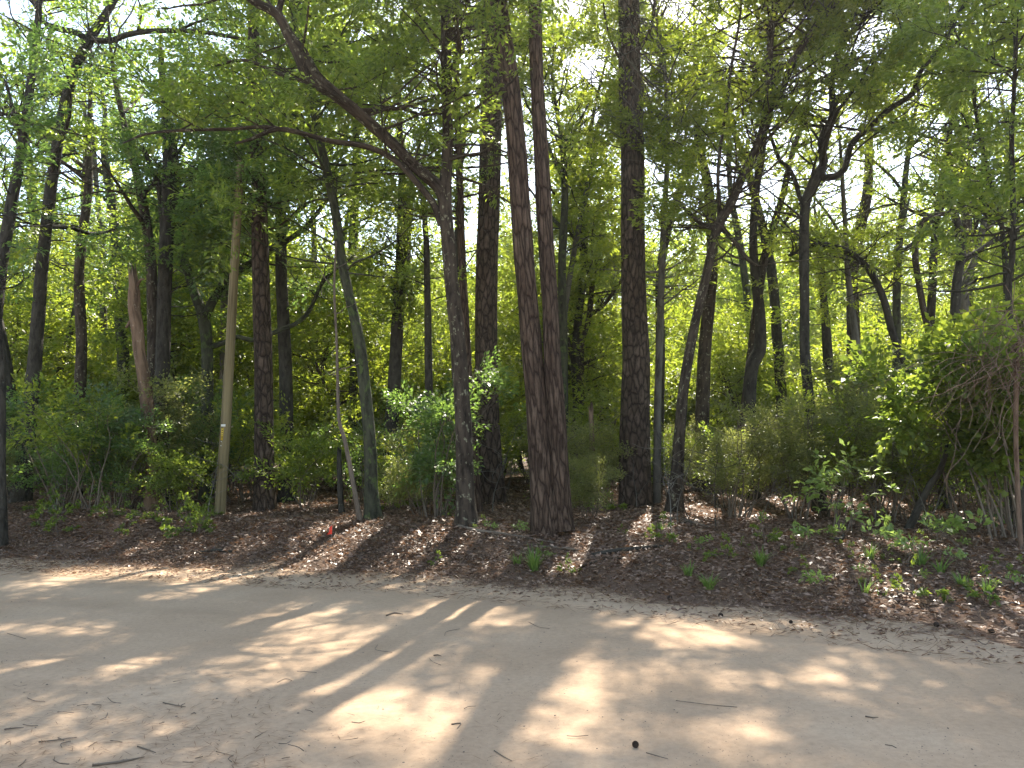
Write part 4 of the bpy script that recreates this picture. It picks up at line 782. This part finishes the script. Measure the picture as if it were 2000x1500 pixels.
V = np.concatenate([near, far, edgeL]); o = mesh_obj('leaf_litter', V, np.arange(len(V)).reshape(-1, 4), LITTER); tag(o, kind='stuff')
nd1 = flat_leaves(34000, (-13.5, 10), lambda r_, n: -1.3 + 4.6 * r_.random(n) ** 1.15, .17, .035, NEEDLE, 'n', .6, 4, .04, lambda x, y, d: np.where(d < 0, .9 * (fbm(x * .35, d * 7 + 40, o=2) > .47), 1))
rg = np.random.default_rng(8); q = []
for _ in range(900):
    px = rg.uniform(-50, 560) if rg.random() < .75 else rg.uniform(0, 1100); py = rg.uniform(1380, 1530) if rg.random() < .8 else rg.uniform(1290, 1400); t = EYE / (EYE - at(px, py, 1.)[2]); q.append((at(px, py, 1.)[0] * t, t))
q = np.array(q); n = len(q); az = rg.normal(.3, .9, n); Dv = np.stack([np.cos(az), np.sin(az), 0 * az], -1)
nd2 = leaf_quads(np.c_[q, .018 + .012 * rg.random(n) + (fbm(q[:, 0] * 2.2, q[:, 1] * 2.2) - .5) * .018], Dv, np.tile([0, 0, 1.], (n, 1)), rg.uniform(.04, .13, n), np.full(n, .0042), .1)
V = np.concatenate([nd1, nd2]); o = mesh_obj('pine_needles', V, np.arange(len(V)).reshape(-1, 4), NEEDLE); tag(o, kind='stuff')
n = 3000; rg = np.random.default_rng(19); yy = 2.4 + 8.5 * rg.random(n) ** 1.3; xx = rg.uniform(-.72, .72, n) * yy; k = edge_d(xx, yy) < -.1; xx, yy = xx[k], yy[k]; n = len(xx)
s = rg.lognormal(-5.85, .5, n).clip(.0015, .010); oc = np.array([[1, 0, 0], [0, 1, 0], [-1, 0, 0], [0, -1, 0], [0, 0, .8], [0, 0, -.5]]); oq = np.array([[0, 1, 4, 4], [1, 2, 4, 4], [2, 3, 4, 4], [3, 0, 4, 4]])
ang = rg.uniform(0, 6.28, n); ca, sa = np.cos(ang), np.sin(ang); jit = rg.uniform(.6, 1.4, (n, 6, 1)); Vg = oc[None] * s[:, None, None] * jit
Vg = np.stack([Vg[..., 0] * ca[:, None] - Vg[..., 1] * sa[:, None], Vg[..., 0] * sa[:, None] + Vg[..., 1] * ca[:, None], Vg[..., 2]], -1) + np.stack([xx, yy, .016 + (fbm(xx * 2.2, yy * 2.2) - .5) * .018 + s * .2], -1)[:, None]
e = np.array([[0, 1], [1, 2], [2, 3], [3, 0]]); Vq = []
base = np.arange(n)[:, None] * 9
VV = np.concatenate([Vg[:, :5], (Vg[:, [0, 1, 2, 3]] * .55 + Vg[:, 4:5] * .45)], 1)
Qg = np.concatenate([np.stack([base[:, 0] + a, base[:, 0] + (a + 1) % 4, base[:, 0] + 5 + (a + 1) % 4, base[:, 0] + 5 + a], -1) for a in range(4)] + [np.stack([base[:, 0] + 5, base[:, 0] + 6, base[:, 0] + 7, base[:, 0] + 8], -1)])
o = mesh_obj('gravel', VV.reshape(-1, 3), Qg, plain('pebble', (.13, .10, .08), .85)); tag(o, kind='stuff')
# twigs on the road
def road_pt(px, py):
    a = at(px, py, 1.); t = EYE / (EYE - a[2]); x, y = a[0] * t, t; return np.array([x, y, .014 + (fbm(x * 2.2, y * 2.2) - .5) * .018])
def road_twig(pts, w, lb, group=None):
    w *= .7; P = np.array([np.r_[road_pt(*p), w] for p in pts]); P[:, 2] += w * .6; P[-1, 3] *= .4; A = smooth_path(P, .03); V, Q, U = tube(A, 6, .15, 2); b = Buf(); b.add(V, Q, U); o0 = A[0, :3].copy(); o = b.obj('dry_twig', TWIG, origin=o0); o.location = tuple(map(float, o0)); tag(o, lb, 'twig', group)
for pts, w, lb in [([(755,1206),(770,1201),(787,1203)], .011, 'short black stick alone in the middle of the sandy road'), ([(180,1500),(235,1493),(282,1484)], .009, 'thick dark twig at the very front of the road among needles'), ([(318,1377),(340,1382),(362,1386)], .005, 'bent twig with a thin end on the shaded road'), ([(338,1337),(358,1333),(376,1330)], .005, 'straight twig on shaded sand above the bent twig'), ([(75,1454),(110,1450),(150,1445)], .005, 'long thin twig in the orange sunlit corner of the road'),
                   ([(882,1418),(900,1416),(893,1426)], .005, 'little forked twig on grey shaded sand'), ([(1690,1405),(1704,1407),(1716,1406)], .006, 'short twig far along the shaded road'), ([(1262,1476),(1290,1484),(1305,1488)], .004, 'fine twig near a dark pine cone'), ([(1320,1373),(1385,1381),(1440,1386)], .003, 'very long hair-thin twig across the road'), ([(847,1285),(855,1284),(862,1286)], .008, 'stubby dark stick lying on shaded sand'), ([(965,1470),(985,1482),(1000,1490)], .004, 'slanted thin twig close to the camera side of the road'),
                   ([(268,1463),(290,1470),(304,1475)], .005, 'twig pointing down the road beside the needle mat'), ([(8,1430),(30,1427),(46,1426)], .006, 'dark twig at the sunny corner of the road'), ([(1910,1255),(1925,1262),(1934,1252)], .006, 'curled twig by the far sandy road rim')]: road_twig(pts, w, lb)
rg = np.random.default_rng(33)
for k in range(46):
    if k < 34: px, py = rg.uniform(0, 700), rg.uniform(1310, 1500)
    else: px, py = rg.uniform(0, 2000), rg.uniform(1180, 1500)
    a = rg.uniform(0, 6.28); L = rg.uniform(8, 26); p1 = (px, py); p2 = (px + L * math.cos(a), py + .35 * L * math.sin(a)); p3 = (px + 1.8 * L * math.cos(a + rg.normal(0, .5)), py + .6 * L * math.sin(a + rg.normal(0, .5)))
    if edge_d(*road_pt(px, py)[:2]) > -.3: continue
    road_twig([p1, p2, p3], rg.uniform(.0012, .0022), 'small thin dry twig scattered on the sandy road', 'small twigs scattered on the road')
b = Buf(); lat = np.linspace(0, 1, 9); P = np.array([[0, 0, -.03 + .075 * t, max(.027 * math.sin(math.pi * min(1, .12 + .88 * t)) ** .7, .003)] for t in lat]); V, Q, U = tube(P, 14); V[:, :2] *= 1; b.add(V, Q, U)
rg = np.random.default_rng(3); S = []
for k in range(70):
    t = (k + .5) / 70; a = k * 2.399; rr = .027 * math.sin(math.pi * min(1, .12 + .88 * t)) ** .7; S.append((math.cos(a) * rr, math.sin(a) * rr, -.03 + .075 * t, math.cos(a), math.sin(a), .45))
S = np.array(S); Vc = leaf_quads(S[:, :3], S[:, 3:6], np.tile([0, 0, 1.], (70, 1)), np.full(70, .018), np.full(70, .02), .2); b.add(Vc, np.arange(len(Vc)).reshape(-1, 4))
cone = b.obj('pine_cone', CONE)
for k, (px, py, s, lb) in enumerate([(1241,1461,.75,'dark pine cone at the front of the road on shaded sand'),(1307,1172,1.1,'pine cone at the road edge below the litter'),(1407,1207,1.0,'flattened dark cone on the near rim of the far verge sand'),(1830,1226,1.0,'dark cone clump along the sandy rim by the sunny litter'),(1938,1238,1.1,'outermost dark cone on the sandy road rim'),(1545,1219,.7,'small dark cone between two larger ones on the road rim')]):
    o = cone if k == 0 else cone.copy()
    if k: COL.objects.link(o)
    p = road_pt(px, py); o.location = (float(p[0]), float(p[1]), float(p[2] + .009 * s)); o.rotation_euler = (1.45, 0, 1.1 * k); o.scale = (s * .6,) * 3; tag(o, lb, 'pine cone')
print('SPRAYS', NSPR[0])
# ------------------------------------------------------------------ the hazy air under the trees
m, n, out = mat('haze_air'); pv = n.nodes.new('ShaderNodeVolumePrincipled'); pv.inputs['Color'].default_value = (.97, .96, .93, 1); pv.inputs['Density'].default_value = .0004; pv.inputs['Anisotropy'].default_value = .6
n.links.new(pv.outputs[0], out.inputs['Volume'])
bx = [(-500, -320, -1.5), (500, -320, -1.5), (500, 720, -1.5), (-500, 720, -1.5), (-500, -320, 26), (500, -320, 26), (500, 720, 26), (-500, 720, 26)]
hz = mesh_obj('haze', bx, [[0, 3, 2, 1], [4, 5, 6, 7], [0, 1, 5, 4], [1, 2, 6, 5], [2, 3, 7, 6], [3, 0, 4, 7]], m); tag(hz, kind='stuff')
